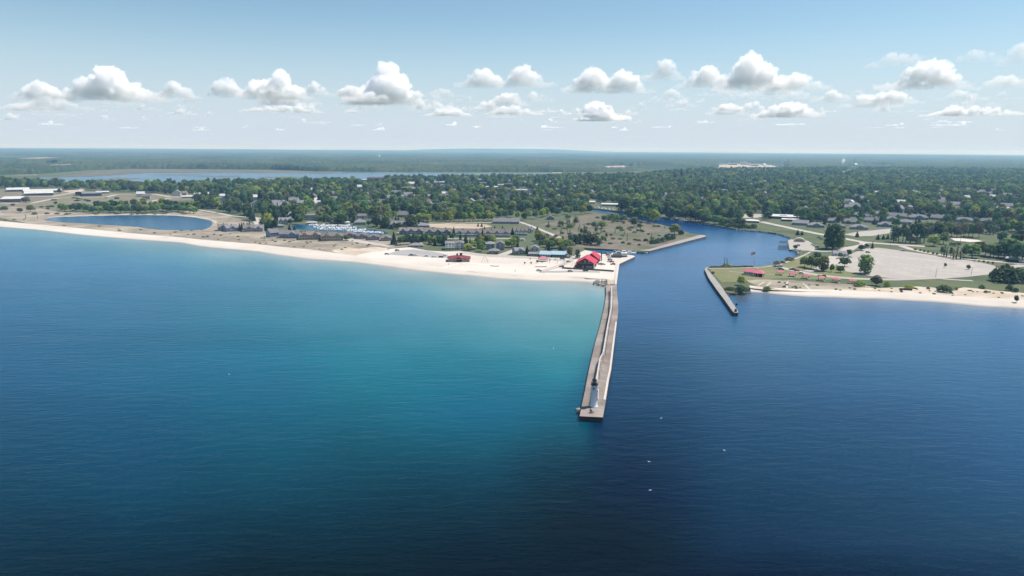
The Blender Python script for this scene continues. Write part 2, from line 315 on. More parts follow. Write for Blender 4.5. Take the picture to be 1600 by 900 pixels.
WRIGHT = [(980, [(340,0.0008,0.0244,0.0827), (400,0.0451,0.0994,0.1988), (440,0.0309,0.0878,0.1808), (500,0.0136,0.0574,0.1328), (560,0.0071,0.0397,0.0870), (620,0.0028,0.0243,0.0598), (700,0.0008,0.0097,0.0276), (780,0.0008,0.0045,0.0152), (850,0.0008,0.0040,0.0080), (900,0.0008,0.0040,0.0080)]),
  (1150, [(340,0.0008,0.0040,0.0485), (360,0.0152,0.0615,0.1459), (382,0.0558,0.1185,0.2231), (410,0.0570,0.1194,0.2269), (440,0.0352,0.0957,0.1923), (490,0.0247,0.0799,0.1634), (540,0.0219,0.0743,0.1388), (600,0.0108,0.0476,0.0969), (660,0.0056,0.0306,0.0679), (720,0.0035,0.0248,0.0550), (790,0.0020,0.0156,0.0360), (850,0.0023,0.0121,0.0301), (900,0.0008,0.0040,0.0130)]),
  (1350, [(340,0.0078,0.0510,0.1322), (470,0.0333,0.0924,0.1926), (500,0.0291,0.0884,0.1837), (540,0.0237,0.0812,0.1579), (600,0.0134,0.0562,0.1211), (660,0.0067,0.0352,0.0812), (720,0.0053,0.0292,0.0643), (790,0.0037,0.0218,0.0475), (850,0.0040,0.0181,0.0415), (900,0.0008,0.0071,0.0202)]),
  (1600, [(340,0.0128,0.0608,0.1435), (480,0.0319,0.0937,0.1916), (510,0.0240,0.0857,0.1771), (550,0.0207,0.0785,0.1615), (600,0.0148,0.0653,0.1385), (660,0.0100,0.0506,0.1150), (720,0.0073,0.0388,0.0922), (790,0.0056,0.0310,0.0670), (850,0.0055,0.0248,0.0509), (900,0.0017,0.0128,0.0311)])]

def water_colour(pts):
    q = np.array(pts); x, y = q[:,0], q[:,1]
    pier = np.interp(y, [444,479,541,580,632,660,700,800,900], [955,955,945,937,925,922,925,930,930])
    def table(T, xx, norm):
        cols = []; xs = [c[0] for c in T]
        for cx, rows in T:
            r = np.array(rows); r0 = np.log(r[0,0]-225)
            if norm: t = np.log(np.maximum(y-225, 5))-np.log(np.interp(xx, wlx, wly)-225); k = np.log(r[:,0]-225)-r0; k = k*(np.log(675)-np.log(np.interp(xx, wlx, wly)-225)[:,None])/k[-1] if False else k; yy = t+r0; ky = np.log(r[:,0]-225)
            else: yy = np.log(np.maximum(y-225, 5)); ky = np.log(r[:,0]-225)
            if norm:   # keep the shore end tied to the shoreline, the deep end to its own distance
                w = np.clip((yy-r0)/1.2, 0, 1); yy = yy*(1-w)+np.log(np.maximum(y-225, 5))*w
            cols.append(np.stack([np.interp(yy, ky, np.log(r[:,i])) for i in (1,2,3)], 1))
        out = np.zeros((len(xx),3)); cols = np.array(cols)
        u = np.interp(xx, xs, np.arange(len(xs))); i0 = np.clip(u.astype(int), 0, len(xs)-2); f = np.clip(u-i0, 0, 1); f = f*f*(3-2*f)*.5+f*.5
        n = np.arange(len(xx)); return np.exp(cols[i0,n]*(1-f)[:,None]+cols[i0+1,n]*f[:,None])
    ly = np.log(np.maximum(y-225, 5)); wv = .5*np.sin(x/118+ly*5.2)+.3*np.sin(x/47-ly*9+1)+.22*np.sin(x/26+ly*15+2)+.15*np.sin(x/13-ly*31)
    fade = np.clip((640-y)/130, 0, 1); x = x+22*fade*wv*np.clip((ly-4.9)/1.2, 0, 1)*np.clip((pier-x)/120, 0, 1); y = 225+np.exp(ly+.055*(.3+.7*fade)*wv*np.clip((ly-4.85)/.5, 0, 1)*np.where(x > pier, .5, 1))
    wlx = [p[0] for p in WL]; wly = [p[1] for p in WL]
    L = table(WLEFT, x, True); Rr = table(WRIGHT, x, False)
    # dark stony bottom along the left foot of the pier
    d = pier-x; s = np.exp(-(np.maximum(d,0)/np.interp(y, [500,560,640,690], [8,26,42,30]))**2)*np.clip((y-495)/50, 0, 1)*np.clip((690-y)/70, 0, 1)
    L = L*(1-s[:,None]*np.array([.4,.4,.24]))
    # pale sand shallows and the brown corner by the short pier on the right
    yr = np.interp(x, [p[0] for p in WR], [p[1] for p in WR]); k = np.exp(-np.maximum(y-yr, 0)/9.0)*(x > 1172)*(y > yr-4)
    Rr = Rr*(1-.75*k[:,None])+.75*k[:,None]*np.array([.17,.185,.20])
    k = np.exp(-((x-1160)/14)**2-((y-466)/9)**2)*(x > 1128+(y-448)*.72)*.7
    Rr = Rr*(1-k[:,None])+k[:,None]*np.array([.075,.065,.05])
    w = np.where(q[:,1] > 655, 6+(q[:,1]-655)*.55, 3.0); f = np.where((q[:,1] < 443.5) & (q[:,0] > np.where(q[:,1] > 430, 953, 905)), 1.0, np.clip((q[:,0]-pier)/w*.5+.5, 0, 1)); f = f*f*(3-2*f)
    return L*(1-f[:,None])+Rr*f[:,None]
def make_water():
    az = np.linspace(R(-68), R(68), 380)
    ys = np.concatenate([[3, 25, 50, 70], np.geomspace(85, 1150, 250), np.geomspace(1180, 1700, 24)])
    A, Y = np.meshgrid(az, ys); X = np.tan(A)*Y
    n, m = A.shape
    V = np.stack([X.ravel(), Y.ravel(), np.zeros(n*m)], 1)
    d = V-np.array(CAM); f = d@np.array(F_); px = 800+(d@np.array(R_))*FPX/np.maximum(f, 1); py = 450-(d@np.array(U_))*FPX/np.maximum(f, 1)
    px = np.clip(px, -600, 2200); py = np.clip(py, 300, 900)
    col = water_colour(np.stack([px,py],1))
    idx = np.arange(n*m).reshape(n,m)
    F = np.stack([idx[:-1,:-1].ravel(), idx[:-1,1:].ravel(), idx[1:,1:].ravel(), idx[1:,:-1].ravel()], 1)
    me = bpy.data.meshes.new('water'); me.vertices.add(n*m); me.vertices.foreach_set('co', V.ravel())
    me.loops.add(F.size); me.loops.foreach_set('vertex_index', F.ravel()); me.polygons.add(len(F))
    me.polygons.foreach_set('loop_start', np.arange(0, F.size, 4)); me.update(calc_edges=True)
    ca = me.color_attributes.new('depth_sheen_colour', 'FLOAT_COLOR', 'POINT')
    ca.data.foreach_set('color', np.concatenate([col, np.ones((n*m,1))], 1).ravel())
    return me
m_water = bpy.data.materials.new('lake_water'); m_water.use_nodes = True
t = m_water.node_tree; b = t.nodes['Principled BSDF']
va = t.nodes.new('ShaderNodeVertexColor'); va.layer_name = 'depth_sheen_colour'
tc = t.nodes.new('ShaderNodeTexCoord')
mp = t.nodes.new('ShaderNodeMapping'); mp.inputs['Rotation'].default_value = (0,0,R(-8)); mp.inputs['Scale'].default_value = (0.35,1,1)
t.links.new(tc.outputs['Object'], mp.inputs['Vector'])
def nz(scale, detail, rough_=0.6):
    q = t.nodes.new('ShaderNodeTexNoise'); q.inputs['Scale'].default_value = scale; q.inputs['Detail'].default_value = detail
    q.inputs['Roughness'].default_value = rough_; t.links.new(mp.outputs[0], q.inputs['Vector']); return q
n1 = nz(0.30, 5, 0.6); n2 = nz(0.035, 3); n3 = nz(0.006, 4)
bp1 = t.nodes.new('ShaderNodeBump'); bp1.inputs['Strength'].default_value = 0.45; bp1.inputs['Distance'].default_value = 0.8
bp2 = t.nodes.new('ShaderNodeBump'); bp2.inputs['Strength'].default_value = 0.22; bp2.inputs['Distance'].default_value = 2.0
t.links.new(n2.outputs['Fac'], bp2.inputs['Height']); t.links.new(n1.outputs['Fac'], bp1.inputs['Height']); t.links.new(bp2.outputs[0], bp1.inputs['Normal'])
t.links.new(bp1.outputs[0], b.inputs['Normal'])
rm = t.nodes.new('ShaderNodeMapRange'); rm.inputs['From Min'].default_value = 0.35; rm.inputs['From Max'].default_value = 0.65; rm.inputs['To Min'].default_value = 0.86; rm.inputs['To Max'].default_value = 1.12
t.links.new(n3.outputs['Fac'], rm.inputs['Value'])
hv = t.nodes.new('ShaderNodeHueSaturation'); t.links.new(va.outputs['Color'], hv.inputs['Color']); t.links.new(rm.outputs[0], hv.inputs['Value'])
t.links.new(hv.outputs[0], b.inputs['Base Color'])
b.inputs['Roughness'].default_value = 0.22; b.inputs['IOR'].default_value = 1.33; b.inputs['Specular IOR Level'].default_value = 0.14; b.inputs['Specular Tint'].default_value = (0.22, 0.8, 1.0, 1)
water = props(link('water', make_water()), kind='structure'); water.data.materials.append(m_water)

def stillwater(name, col, r=0.12, bs=0.35):
    m = mat(name, col, r, var=0.15, vscale=0.01, spec=0.5, bump=0.25, bscale=bs); m.node_tree.nodes['Principled BSDF'].inputs['IOR'].default_value = 1.33; return m
m_pond = stillwater('pond_water', (0.010,0.075,0.165)); m_farlake = stillwater('far_lake_water', (0.06,0.125,0.18), 0.25)

# ------------------------------------------------------------------ ground
gpx = [(-900,296)] + BERM[1:] + QUAYW + LBANK + RBANK + south_wall_in + BR[:-1] + [(2700,528)]
gw = [P(x,y,1.5) for x,y in gpx]
gw = [Vector((-3200,1900,1.5))] + gw[1:] + [Vector((3500,300,1.5)), Vector((9000,300,1.5)), Vector((9000,9000,1.5)), Vector((-9000,9000,1.5)), Vector((-9000,2600,1.5))]
g = MB(); g.prism([(v.x,v.y) for v in gw], -2.0, 1.5)
ground = props(g.build('ground', m_ground), kind='structure')

def beach(name, wl, berm, m, n=110, seed=3):
    a = [P(x,y,0) for x,y in resample(wl, n)]; b_ = [P(x,y,1.62) for x,y in resample(berm, n)]
    vs = []; fs = []; K = 9
    for i in range(n):
        o = (a[i]-b_[i]); o.z = 0; o.normalize(); sea = a[i]+o*9; top = b_[i]-o*8
        wob = 1.6*noise.noise(Vector((i*0.31, seed, 0)))
        for k in range(K):
            u = k/(K-1)
            p = sea.lerp(top, u); D = (top-sea).length
            q = u*D-9-wob
            z = -0.5 if k == 0 else min(1.62, max(-0.6, 0.10*q if q < 8 else 0.8+(q-8)*0.82/max(3, D-9-8-8-4)))
            if k == K-1: z = 1.62
            elif k > 2: z += 0.18*max(0, 1.62-z)*noise.noise(Vector((p.x*0.06, p.y*0.06, seed)))
            vs.append((p.x, p.y, z))
    for i in range(n-1):
        for k in range(K-1): fs.append((i*K+k,i*K+k+1,(i+1)*K+k+1,(i+1)*K+k))
    me = bpy.data.meshes.new(name); me.from_pydata(vs, [], fs); me.materials.append(m)
    bm = bmesh.new(); bm.from_mesh(me)
    for f in bm.faces:
        if f.normal.z < 0: f.normal_flip()
        f.smooth = True
    bm.to_mesh(me); bm.free()
    return props(link(name, me), kind='structure')
beach('beach_sand', WL, BERM, m_shore)
beach('beach_sand', WR, BR, m_shore, 70, 5)

DUNE = [(-500,300),(-200,322),(0,340),(62.5,353),(125,358.5),(200,366),(231,369),(281,373),(312,376.6),(350,380),(400,384),(441,388.5),(480,392),(516,397),(544,401),(560,399),(581,395),(600,392),(612,388),(640,385),(668,383),(640,372),(560,372),(440,362),(400,352),(375,342),(340,334),(305,329),(250,334),(92,331),(60,326),(0,322),(-200,308)]
sheet('dune_ground', DUNE, 1.52, m_dune, 0.6, 9, 4)
sheet('scrub_ground', [(-300,292),(-150,300),(0,321),(92,332),(180,320),(230,316),(330,310),(330,304),(180,302),(120,297),(0,296),(-150,288)], 1.515, m_scrub, 0.5, 14, 5)
sheet('field_ground', [(880,384),(913,387),(959,389.4),(1006,392),(1012,391),(1092,366.8),(1079,364.6),(1066,360.4),(1050,355),(1031,350.7),(1010,346.4),(985,341.6),(955,337),(930,333),(905,338),(870,346),(835,352),(850,360),(870,372)], 1.525, m_field, 0.3, 10, 6)
SANDL = [(562,403.4),(546,401.4),(566,396.5),(581,393.8),(600,391.5),(612,388.5),(640,386.3),(668,391.5),(695,393),(720,392.5),(760,397.5),(778,398.4),(800,399.5),(830,401),(860,402.6),(890,404),(897,410),(900,419),(930,421),(962,424),(964,440.5),(948,435.4),(915,433.6),(880,432.2),(840,431.2),(805,429.7),(760,426.2),(700,420.2),(650,415.2),(600,408.2)]
sheet('beach_flat', SANDL, 1.60, m_sand, 0.12, 10, 8)
sheet('brushy_dune_sand', [(518,391),(540,387),(562,388.5),(585,386),(606,387),(603,391),(588,393),(566,398),(548,399.5),(530,397)], 1.56, m_sandb, 0.8, 6, 9)
SANDR = [(1173,446.5),(1202,449),(1248.7,450.5),(1300,446),(1337,449.6),(1375,450),(1403,449),(1440,447),(1465,450),(1487,453),(1506,449),(1535,451),(1562,455),(1600,457),(1760,468),(2100,488),(2100,496),(1760,478.5),(1600,469.6),(1525,466.6),(1465,461.6),(1375,458.4),(1300,456),(1248.7,455.2),(1195,452.6),(1172,450)]
sheet('beach_flat', SANDR, 1.57, m_sandb, 0.15, 8, 10)
sheet('rocky_sand', [(908,432.4),(948,433.2),(964,436),(963.6,443.2),(949.4,444.2),(948.6,436.4),(915,434.8)], 1.585, m_sandb, 0.1, 6, 77)
# the park on the south side
sheet('park_lawn', [(1108,418.5),(1135,417.6),(1190,416.2),(1211,412.8),(1238,405),(1255,398),(1300,404),(1325,420),(1345,428),(1320,436),(1290,437),(1240,434),(1172,437.5),(1150,440),(1128,441),(1116,430)], 1.53, m_parkgrass, 0.3, 9, 11)
sheet('dune_ground', [(1166,438),(1200,436.6),(1240,437.5),(1290,442),(1330,444),(1375,448),(1337,451),(1300,452),(1248,452),(1202,451),(1180,446)], 1.59, m_dune, 0.5, 7, 12)
sheet('lawn', [(1428,437),(1500,430),(1545,426),(1600,418),(1800,430),(1800,468),(1600,458),(1562,454),(1535,452),(1506,449),(1480,452),(1455,449),(1430,447),(1415,442)], 1.575, m_lawn, 0.4, 9, 13)
for k, q in enumerate([[(1260,357),(1330,366),(1392,368),(1480,372),(1520,378),(1480,385),(1400,384),(1360,378),(1330,372),(1284,363)], [(1205,352),(1250,360),(1290,369),(1275,375),(1246,372),(1225,364),(1190,358),(1160,356),(1150,352),(1175,348)],
      [(1272,377),(1310,374),(1344,380),(1335,386),(1300,390.5),(1272,389)], [(1405,385),(1450,386),(1500,392),(1490,397),(1440,392)], [(1520,372),(1600,378),(1800,400),(1800,410),(1560,395)]]):
    sheet('lawn', q, 1.545, m_lawn, 0.4, 8, 20+k)
# lots
sheet('parking_lot', [(1313,404),(1325,399),(1340,392.5),(1352,388.5),(1372,387),(1400,390.5),(1455,398.5),(1500,405),(1530,409.5),(1552,414.5),(1562,420),(1550,425),(1500,431),(1430,434.5),(1390,434.5),(1365,432),(1340,427.5),(1322,424),(1309,415),(1303,409)], 1.61, m_lot, 0.15, 12, 31)
sheet('parking_lot', [(604,397.2),(621,391.6),(645,389.6),(672,392.5),(700,397.6),(700,403.4),(665,401.4),(617,398.6)], 1.63, m_asph, 0.1, 12, 32)
sheet('boat_ramp_lot', [(1231,376.2),(1236,374),(1262,376),(1275,384),(1272,392),(1255,391.5),(1247,390),(1234,390)], 1.62, m_lot, 0.0, 8, 33)
sheet('quay_yard', [(893,404),(903,396),(914,390.8),(925,393),(940,396.8),(957,397.4),(968,398),(980,398.4),(989,400.2),(967,411.8),(966,420),(963.4,440),(956,436),(958,424),(930,421),(903,419.5)], 1.63, m_sand, 0.0, 8, 34)
sheet('sand_lot', [(668,349.5),(700,348.5),(760,350.5),(769,354),(745,357.5),(700,357),(664,354)], 1.58, m_tanfill, 0.5, 7, 35)
sheet('industrial_yard', [(98,299),(128,293),(133,297.5),(110,301)], 1.60, m_tanfill, 0.2, 8, 37)
sheet('gravel_lot', [(472,372.5),(545,373),(560,374.5),(600,382),(618,387),(585,382.5),(550,377.5)], 1.57, m_road, 0.3, 8, 38)
sheet('ball_field', [(1485,372),(1500,372),(1528,375),(1536,377),(1515,378),(1492,376)], 1.59, m_sand, 0.2, 6, 39)
sheet('school_lot', [(1161,340.5),(1163,335),(1190,334.4),(1191,340)], 1.57, m_lot, 0.1, 8, 40)
sheet('lot', [(1318,366.4),(1340,362),(1394,357),(1396,363),(1362,368.6),(1340,369.5)], 1.58, m_lot, 0.2, 8, 41)
sheet('pond', rough(POND, 0.25, 7, 2), 1.60, m_pond)
sheet('marina_basin', LAGOON, 1.60, m_pond)
sheet('pond_beach', rough([(62,343.7),(76,339.8),(87.5,338),(125,336.8),(165,335.6),(200,334.6),(240,334.4),(275,335.6),(304,337.6),(325,341),(336,344.6),(340,347),(330,354),(336,349.5),(331,344),(319,341.6),(300,338.6),(275,336.4),(240,335.8),(200,335.6),(125,337.4),(88,338.8),(76,340.4)], 0.3, 5, 5), 1.64, m_sandb)
sheet('manistee_lake'.replace('manistee_','inland_'), rough(FARLAKE, 0.25, 14, 3), 2.2, m_farlake)
sheet('marsh', rough([(60,282),(91,276),(120,272),(160,266.5),(210,262.5),(330,262.5),(430,264),(500,267),(560,268.5),(560,269.6),(500,271),(420,270),(320,270),(231,270),(200,272),(136,275.8),(91,277)], 0.35, 9, 4), 2.6, m_marsh)
for k, q in enumerate([[(150,280),(185,278.3),(230,278.6),(190,280.2)], [(300,276),(345,274.8),(380,275.4),(340,276.6)], [(395,277.2),(440,276.2),(480,276.8),(430,278)], [(230,273.2),(280,272.6),(330,273),(280,274)]]):
    sheet('mud_flat', rough(q, 0.15, 8, k), 2.5, m_marsh)
sheet('stockpile_yard', rough([(1108,262),(1125,257.5),(1160,256),(1205,258),(1215,261),(1190,264),(1150,264.6)], 0.2, 6, 4), 9.0, m_tanfill)
for k, q in enumerate([[(22,248),(60,246.2),(103,245.8),(60,247.6)], [(58,258.4),(100,256.8),(130,256.6),(95,258)], [(1248,270.5),(1270,269),(1300,271.5),(1310,274.5),(1275,275)], [(20,274),(58,272.8),(58,273.8)], [(945,260),(975,258.6),(978,261),(950,262)]]):
    sheet('clearing', rough(q, 0.1, 6, k), [40, 22, 3, 4, 12][k], m_tanfill)

# ------------------------------------------------------------------ roads and paths
ribbon('road', [(1189,346.4),(1220,353),(1245,358.5),(1270,363.5),(1288,367),(1318,372.6),(1347,378),(1390,381.5),(1445,385)], 11, 1.65, m_road)
ribbon('road', [(1347,378),(1352,381.5),(1344,384),(1330,386.5),(1304,391.4),(1285,392.5),(1265,391.5)], 9, 1.655, m_road)
ribbon('road', [(1330,386.5),(1315,394),(1305,402),(1300,408),(1290,416)], 12, 1.645, m_road)
ribbon('road', [(1408,384),(1425,390),(1450,395),(1480,400),(1520,405.5),(1560,409),(1600,412)], 8, 1.66, m_road)
ribbon('road', [(1206,415),(1222,418.5),(1245,423.5),(1270,428.5),(1300,432.5),(1330,435),(1370,436.5),(1400,436.6),(1450,434.5),(1500,431.5),(1550,426),(1568,419),(1600,414)], 8.5, 1.67, m_lot)
ribbon('road', [(1290,416),(1275,421),(1260,424)], 7, 1.66, m_lot)
ribbon('road', [(875,371.6),(862,366),(845,359),(825,351),(811,346.6),(795,345.5),(767,347.6),(720,347),(680,347),(655,348)], 6, 1.64, m_road)
ribbon('road', [(0,317.5),(28,318),(50,317.4),(80,311),(95,309.4),(130,308.6),(166,308),(181,304),(200,303.2),(240,303),(265,307.4),(300,309)], 9, 1.64, m_road)
ribbon('road', [(20,306.6),(44,306.4),(80,307),(100,303.6),(120,300),(128,296)], 10, 1.645, m_road)
ribbon('road', [(225,317),(245,312.6),(268,309.4)], 8, 1.64, m_road)
ribbon('road', [(303,326.6),(325,330),(345,333.6),(362,337.4),(400,340),(425,344)], 7, 1.65, m_road)
ribbon('road', [(780,399.5),(792,395.5),(806,390.5),(812,387)], 9, 1.66, m_road)
ribbon('road', [(720,394.6),(760,399.4),(800,401.4),(850,404.4),(884,406.8)], 9, 1.655, m_lot)
ribbon('road', [(846,424),(865,418.5),(880,413),(893,405.5),(899,400)], 6, 1.66, m_road)
ribbon('road', [(842,424.4),(870,424.6),(895,423.8),(935,424.6)], 8, 1.655, m_asph)
ribbon('road', [(405,356),(402,348),(398,341)], 9, 1.66, m_road)
ribbon('road', [(620,363.5),(680,372),(740,373.5),(800,372.5),(815,376)], 6, 1.64, m_lot)
ribbon('path', [(1107,419.5),(1150,419),(1190,417.6),(1215,414.5),(1237,406.5),(1249,402),(1262,396),(1266,393.5)], 2.6, 1.68, m_lot)
ribbon('path', [(1140,424),(1165,426.5),(1200,428.6),(1240,430)], 1.8, 1.66, m_lot)
ribbon('path', [(692,418.4),(700,416.4),(716,412.2)], 1.8, 1.66, m_white)
ribbon('path', [(735,411.2),(752,412.8),(765,414.6)], 1.6, 1.66, m_white)
for q in [[(1197,447),(1202,443.5),(1204,441)], [(1230,450),(1229,444),(1231,439.6)], [(1265,452),(1259,446),(1254,442)], [(1185,446),(1190,443),(1195,440)]]:
    ribbon('path', q, 1.0, 1.69, m_sand)
ribbon('path', [(1465,434.5),(1480,436.2),(1500,437.6),(1520,438.6)], 5, 1.66, m_lot)
for off in (0,):
    ribbon('road_marking', [(1189,346.4),(1220,353),(1245,358.5),(1270,363.5),(1288,367),(1318,372.6),(1347,378)], 0.5, 1.70, m_mark)
rw = MB()
for i in range(15):       # faint parking bays
    for (a, b_) in [((1352+i*10,393+i*1.25),(1350+i*10,395.5+i*1.25)), ((1340+i*11,405+i*0.9),(1338.4+i*11,408+i*0.9)), ((1338+i*11,416+i*0.5),(1336.4+i*11,420+i*0.5))]:
        p, q = P(*a, 1.64), P(*b_, 1.64); d = (q-p).normalized(); nn = Vector((-d.y,d.x,0))*0.06
        rw.add([p-nn,p+nn,q+nn,q-nn], [(0,1,2,3)])
props(rw.build('lot_marking', m_mark), kind='structure')

# ------------------------------------------------------------------ far woodland: canopy sheet with its own relief
FARF = [(-500,262),(-100,268),(0,273),(60,272),(115,268),(150,265.5),(210,264),(330,264.6),(430,265.4),(500,268),(560,268.6),(860,268.8),(930,269),(1000,267),(1090,266.5),(1180,265.5),(1300,265),(1600,268),(2100,272)]
def relief(x, y):
    D = np.hypot(x, y); a = np.degrees(np.arctan2(x, y))
    s = np.clip((D-5000)/20000, 0, 1)
    z = 2+ 46*s**1.3
    hump = np.exp(-((a+1.0)/7.0)**4)*np.exp(-((D-24000)/3500)**2)*84 + np.exp(-((a+22)/12)**2)*np.exp(-((D-21000)/3500)**2)*16 + np.exp(-((a-30)/9)**2)*np.exp(-((D-16000)/2500)**2)*24
    z += hump + s*8*np.sin(x/2100+1)*np.sin(y/1700)
    return z
def vnoise(x, y, seed):
    xi = np.floor(x).astype(np.int64); yi = np.floor(y).astype(np.int64); fx = x-xi; fy = y-yi
    fx = fx*fx*(3-2*fx); fy = fy*fy*(3-2*fy)
    def h(a, b_):
        k = (a*374761393+b_*668265263+seed*1442695041) & 0x7fffffff
        k = ((k ^ (k >> 13))*1274126177) & 0x7fffffff
        return ((k ^ (k >> 16)) & 0xffff)/65535.0
    return (h(xi,yi)*(1-fx)+h(xi+1,yi)*fx)*(1-fy)+(h(xi,yi+1)*(1-fx)+h(xi+1,yi+1)*fx)*fy
def make_canopy():
    az = np.linspace(R(-50), R(50), 1500); fx = np.array([q[0] for q in FARF]); fy = np.array([q[1] for q in FARF])
    d0 = []
    for a in az:
        p = P(800+math.tan(a)*FPX*1.0, 0+np.interp(800+math.tan(a)*FPX, fx, fy), 2)
        d0.append(math.hypot(p.x, p.y))
    d0 = np.array(d0); K = 520; u = np.linspace(0, 1, K)[:,None]
    D = np.exp(np.log(d0)[None,:]*(1-u)+np.log(31000)*u)
    A = np.broadcast_to(az, D.shape); X = np.sin(A)*D; Y = np.cos(A)*D
    cell = 13.0
    h = 13*vnoise(X/cell, Y/cell, 1)+5*vnoise(X/6.1, Y/6.1, 2)+7*vnoise(X/70, Y/70, 3)+9*vnoise(X/260, Y/310, 5)
    gap = vnoise(X/420, Y/420, 7); h = h*np.clip((gap-0.16)*7, 0.25, 1)
    QX = 800+X/Y*FPX*math.cos(PITCH); clear = np.ones_like(h)
    for x0, x1, yf, yn in ((1106,1212,254.4,266.5),(1294,1372,256.6,263),(944,978,258,263.5),(18,104,245,250.5),(58,132,256,260.5)):
        pf, pn = P((x0+x1)/2, yf, 5), P((x0+x1)/2, yn, 5); df, dn = math.hypot(pf.x,pf.y), math.hypot(pn.x,pn.y); wob = (vnoise(X/160, Y/160, 9)-.5)
        q = (QX+wob*12 > x0) & (QX+wob*12 < x1) & (D*(1+wob*.06) > dn) & (D*(1+wob*.06) < df); clear[q] = 0.05
    h = h*clear
    Z = relief(X, Y)+h*np.clip(1.1-D/40000, 0.4, 1); Z[0,:] = 0.5
    n, m = D.shape; idx = np.arange(n*m).reshape(n,m)
    F = np.stack([idx[:-1,:-1].ravel(), idx[:-1,1:].ravel(), idx[1:,1:].ravel(), idx[1:,:-1].ravel()], 1)
    me = bpy.data.meshes.new('far_woodland'); me.vertices.add(n*m); me.vertices.foreach_set('co', np.stack([X.ravel(),Y.ravel(),Z.ravel()],1).ravel())
    me.loops.add(F.size); me.loops.foreach_set('vertex_index', F.ravel()); me.polygons.add(len(F))
    me.polygons.foreach_set('loop_start', np.arange(0, F.size, 4)); me.update(calc_edges=True)
    return me
m_canopy = mat('far_leaf_canopy', (0.056,0.082,0.040), 0.95, col2=(0.018,0.032,0.020), vscale=0.045, detail=8, c3=(0.072,0.086,0.050), s3=0.0016, spec=0.1)  # leaf colours darkened in place of shadows the sheet lacks
fw = props(link('far_woodland', make_canopy()), kind='stuff'); fw.data.materials.append(m_canopy)
props(fw, 'endless green woodland stretching to the flat horizon beyond the inland lake', 'forest')

# ------------------------------------------------------------------ haze (air) and clouds
hz = MB(); hz.box(-42000, 42000, -400, 31600, -4, 200)
m_haze = bpy.data.materials.new('haze_air'); m_haze.use_nodes = True
t = m_haze.node_tree; t.nodes.clear(); vo = t.nodes.new('ShaderNodeVolumePrincipled'); o_ = t.nodes.new('ShaderNodeOutputMaterial')
vo.inputs['Color'].default_value = (0.32, 0.64, 1.0, 1); vo.inputs['Density'].default_value = 7.8e-5; vo.inputs['Absorption Color'].default_value = (1, 1, 1, 1); vo.inputs['Anisotropy'].default_value = 0.1
t.links.new(vo.outputs[0], o_.inputs['Volume'])
haze = props(hz.build('haze', m_haze), kind='stuff')

def cloudmat(name, dens, lo, hi, g=0.15, vs=0.0065, zf=160.0):
    """billowy vapour: a noise field eats into the outline, the base thins out"""
    m = bpy.data.materials.new(name); m.use_nodes = True; t = m.node_tree; t.nodes.clear()
    v = t.nodes.new('ShaderNodeVolumePrincipled'); o = t.nodes.new('ShaderNodeOutputMaterial')
    v.inputs['Color'].default_value = (1,1,1,1); v.inputs['Anisotropy'].default_value = g
    tc = t.nodes.new('ShaderNodeTexCoord'); n = t.nodes.new('ShaderNodeTexNoise'); n.inputs['Scale'].default_value = vs; n.inputs['Detail'].default_value = 4; n.inputs['Roughness'].default_value = 0.6
    oi = t.nodes.new('ShaderNodeObjectInfo'); ad = t.nodes.new('ShaderNodeVectorMath'); ad.operation = 'MULTIPLY_ADD'; ad.inputs[1].default_value = (1,1,1)
    t.links.new(tc.outputs['Object'], ad.inputs[0]); cx = t.nodes.new('ShaderNodeMath'); cx.operation = 'MULTIPLY'; cx.inputs[1].default_value = 5000
    t.links.new(oi.outputs['Random'], cx.inputs[0]); t.links.new(cx.outputs[0], ad.inputs[2]); t.links.new(ad.outputs[0], n.inputs['Vector'])
    mr = t.nodes.new('ShaderNodeMapRange'); mr.inputs['From Min'].default_value = lo; mr.inputs['From Max'].default_value = hi; mr.inputs['To Max'].default_value = dens
    t.links.new(n.outputs['Fac'], mr.inputs['Value'])
    sp = t.nodes.new('ShaderNodeSeparateXYZ'); t.links.new(tc.outputs['Object'], sp.inputs[0])
    mz = t.nodes.new('ShaderNodeMapRange'); mz.interpolation_type = 'SMOOTHSTEP'; mz.inputs['From Min'].default_value = 0; mz.inputs['From Max'].default_value = zf; mz.inputs['To Min'].default_value = 0.10
    t.links.new(sp.outputs[2], mz.inputs['Value'])
    mu = t.nodes.new('ShaderNodeMath'); mu.operation = 'MULTIPLY'; t.links.new(mr.outputs[0], mu.inputs[0]); t.links.new(mz.outputs[0], mu.inputs[1])
    t.links.new(mu.outputs[0], v.inputs['Density']); t.links.new(v.outputs[0], o.inputs['Volume']); return m
m_cl = [cloudmat('cloud_dense', 0.013, .33, .47, zf=300), cloudmat('cloud_mid', 0.012, .33, .49, zf=240), cloudmat('cloud_thin', 0.013, .30, .55, zf=90)]
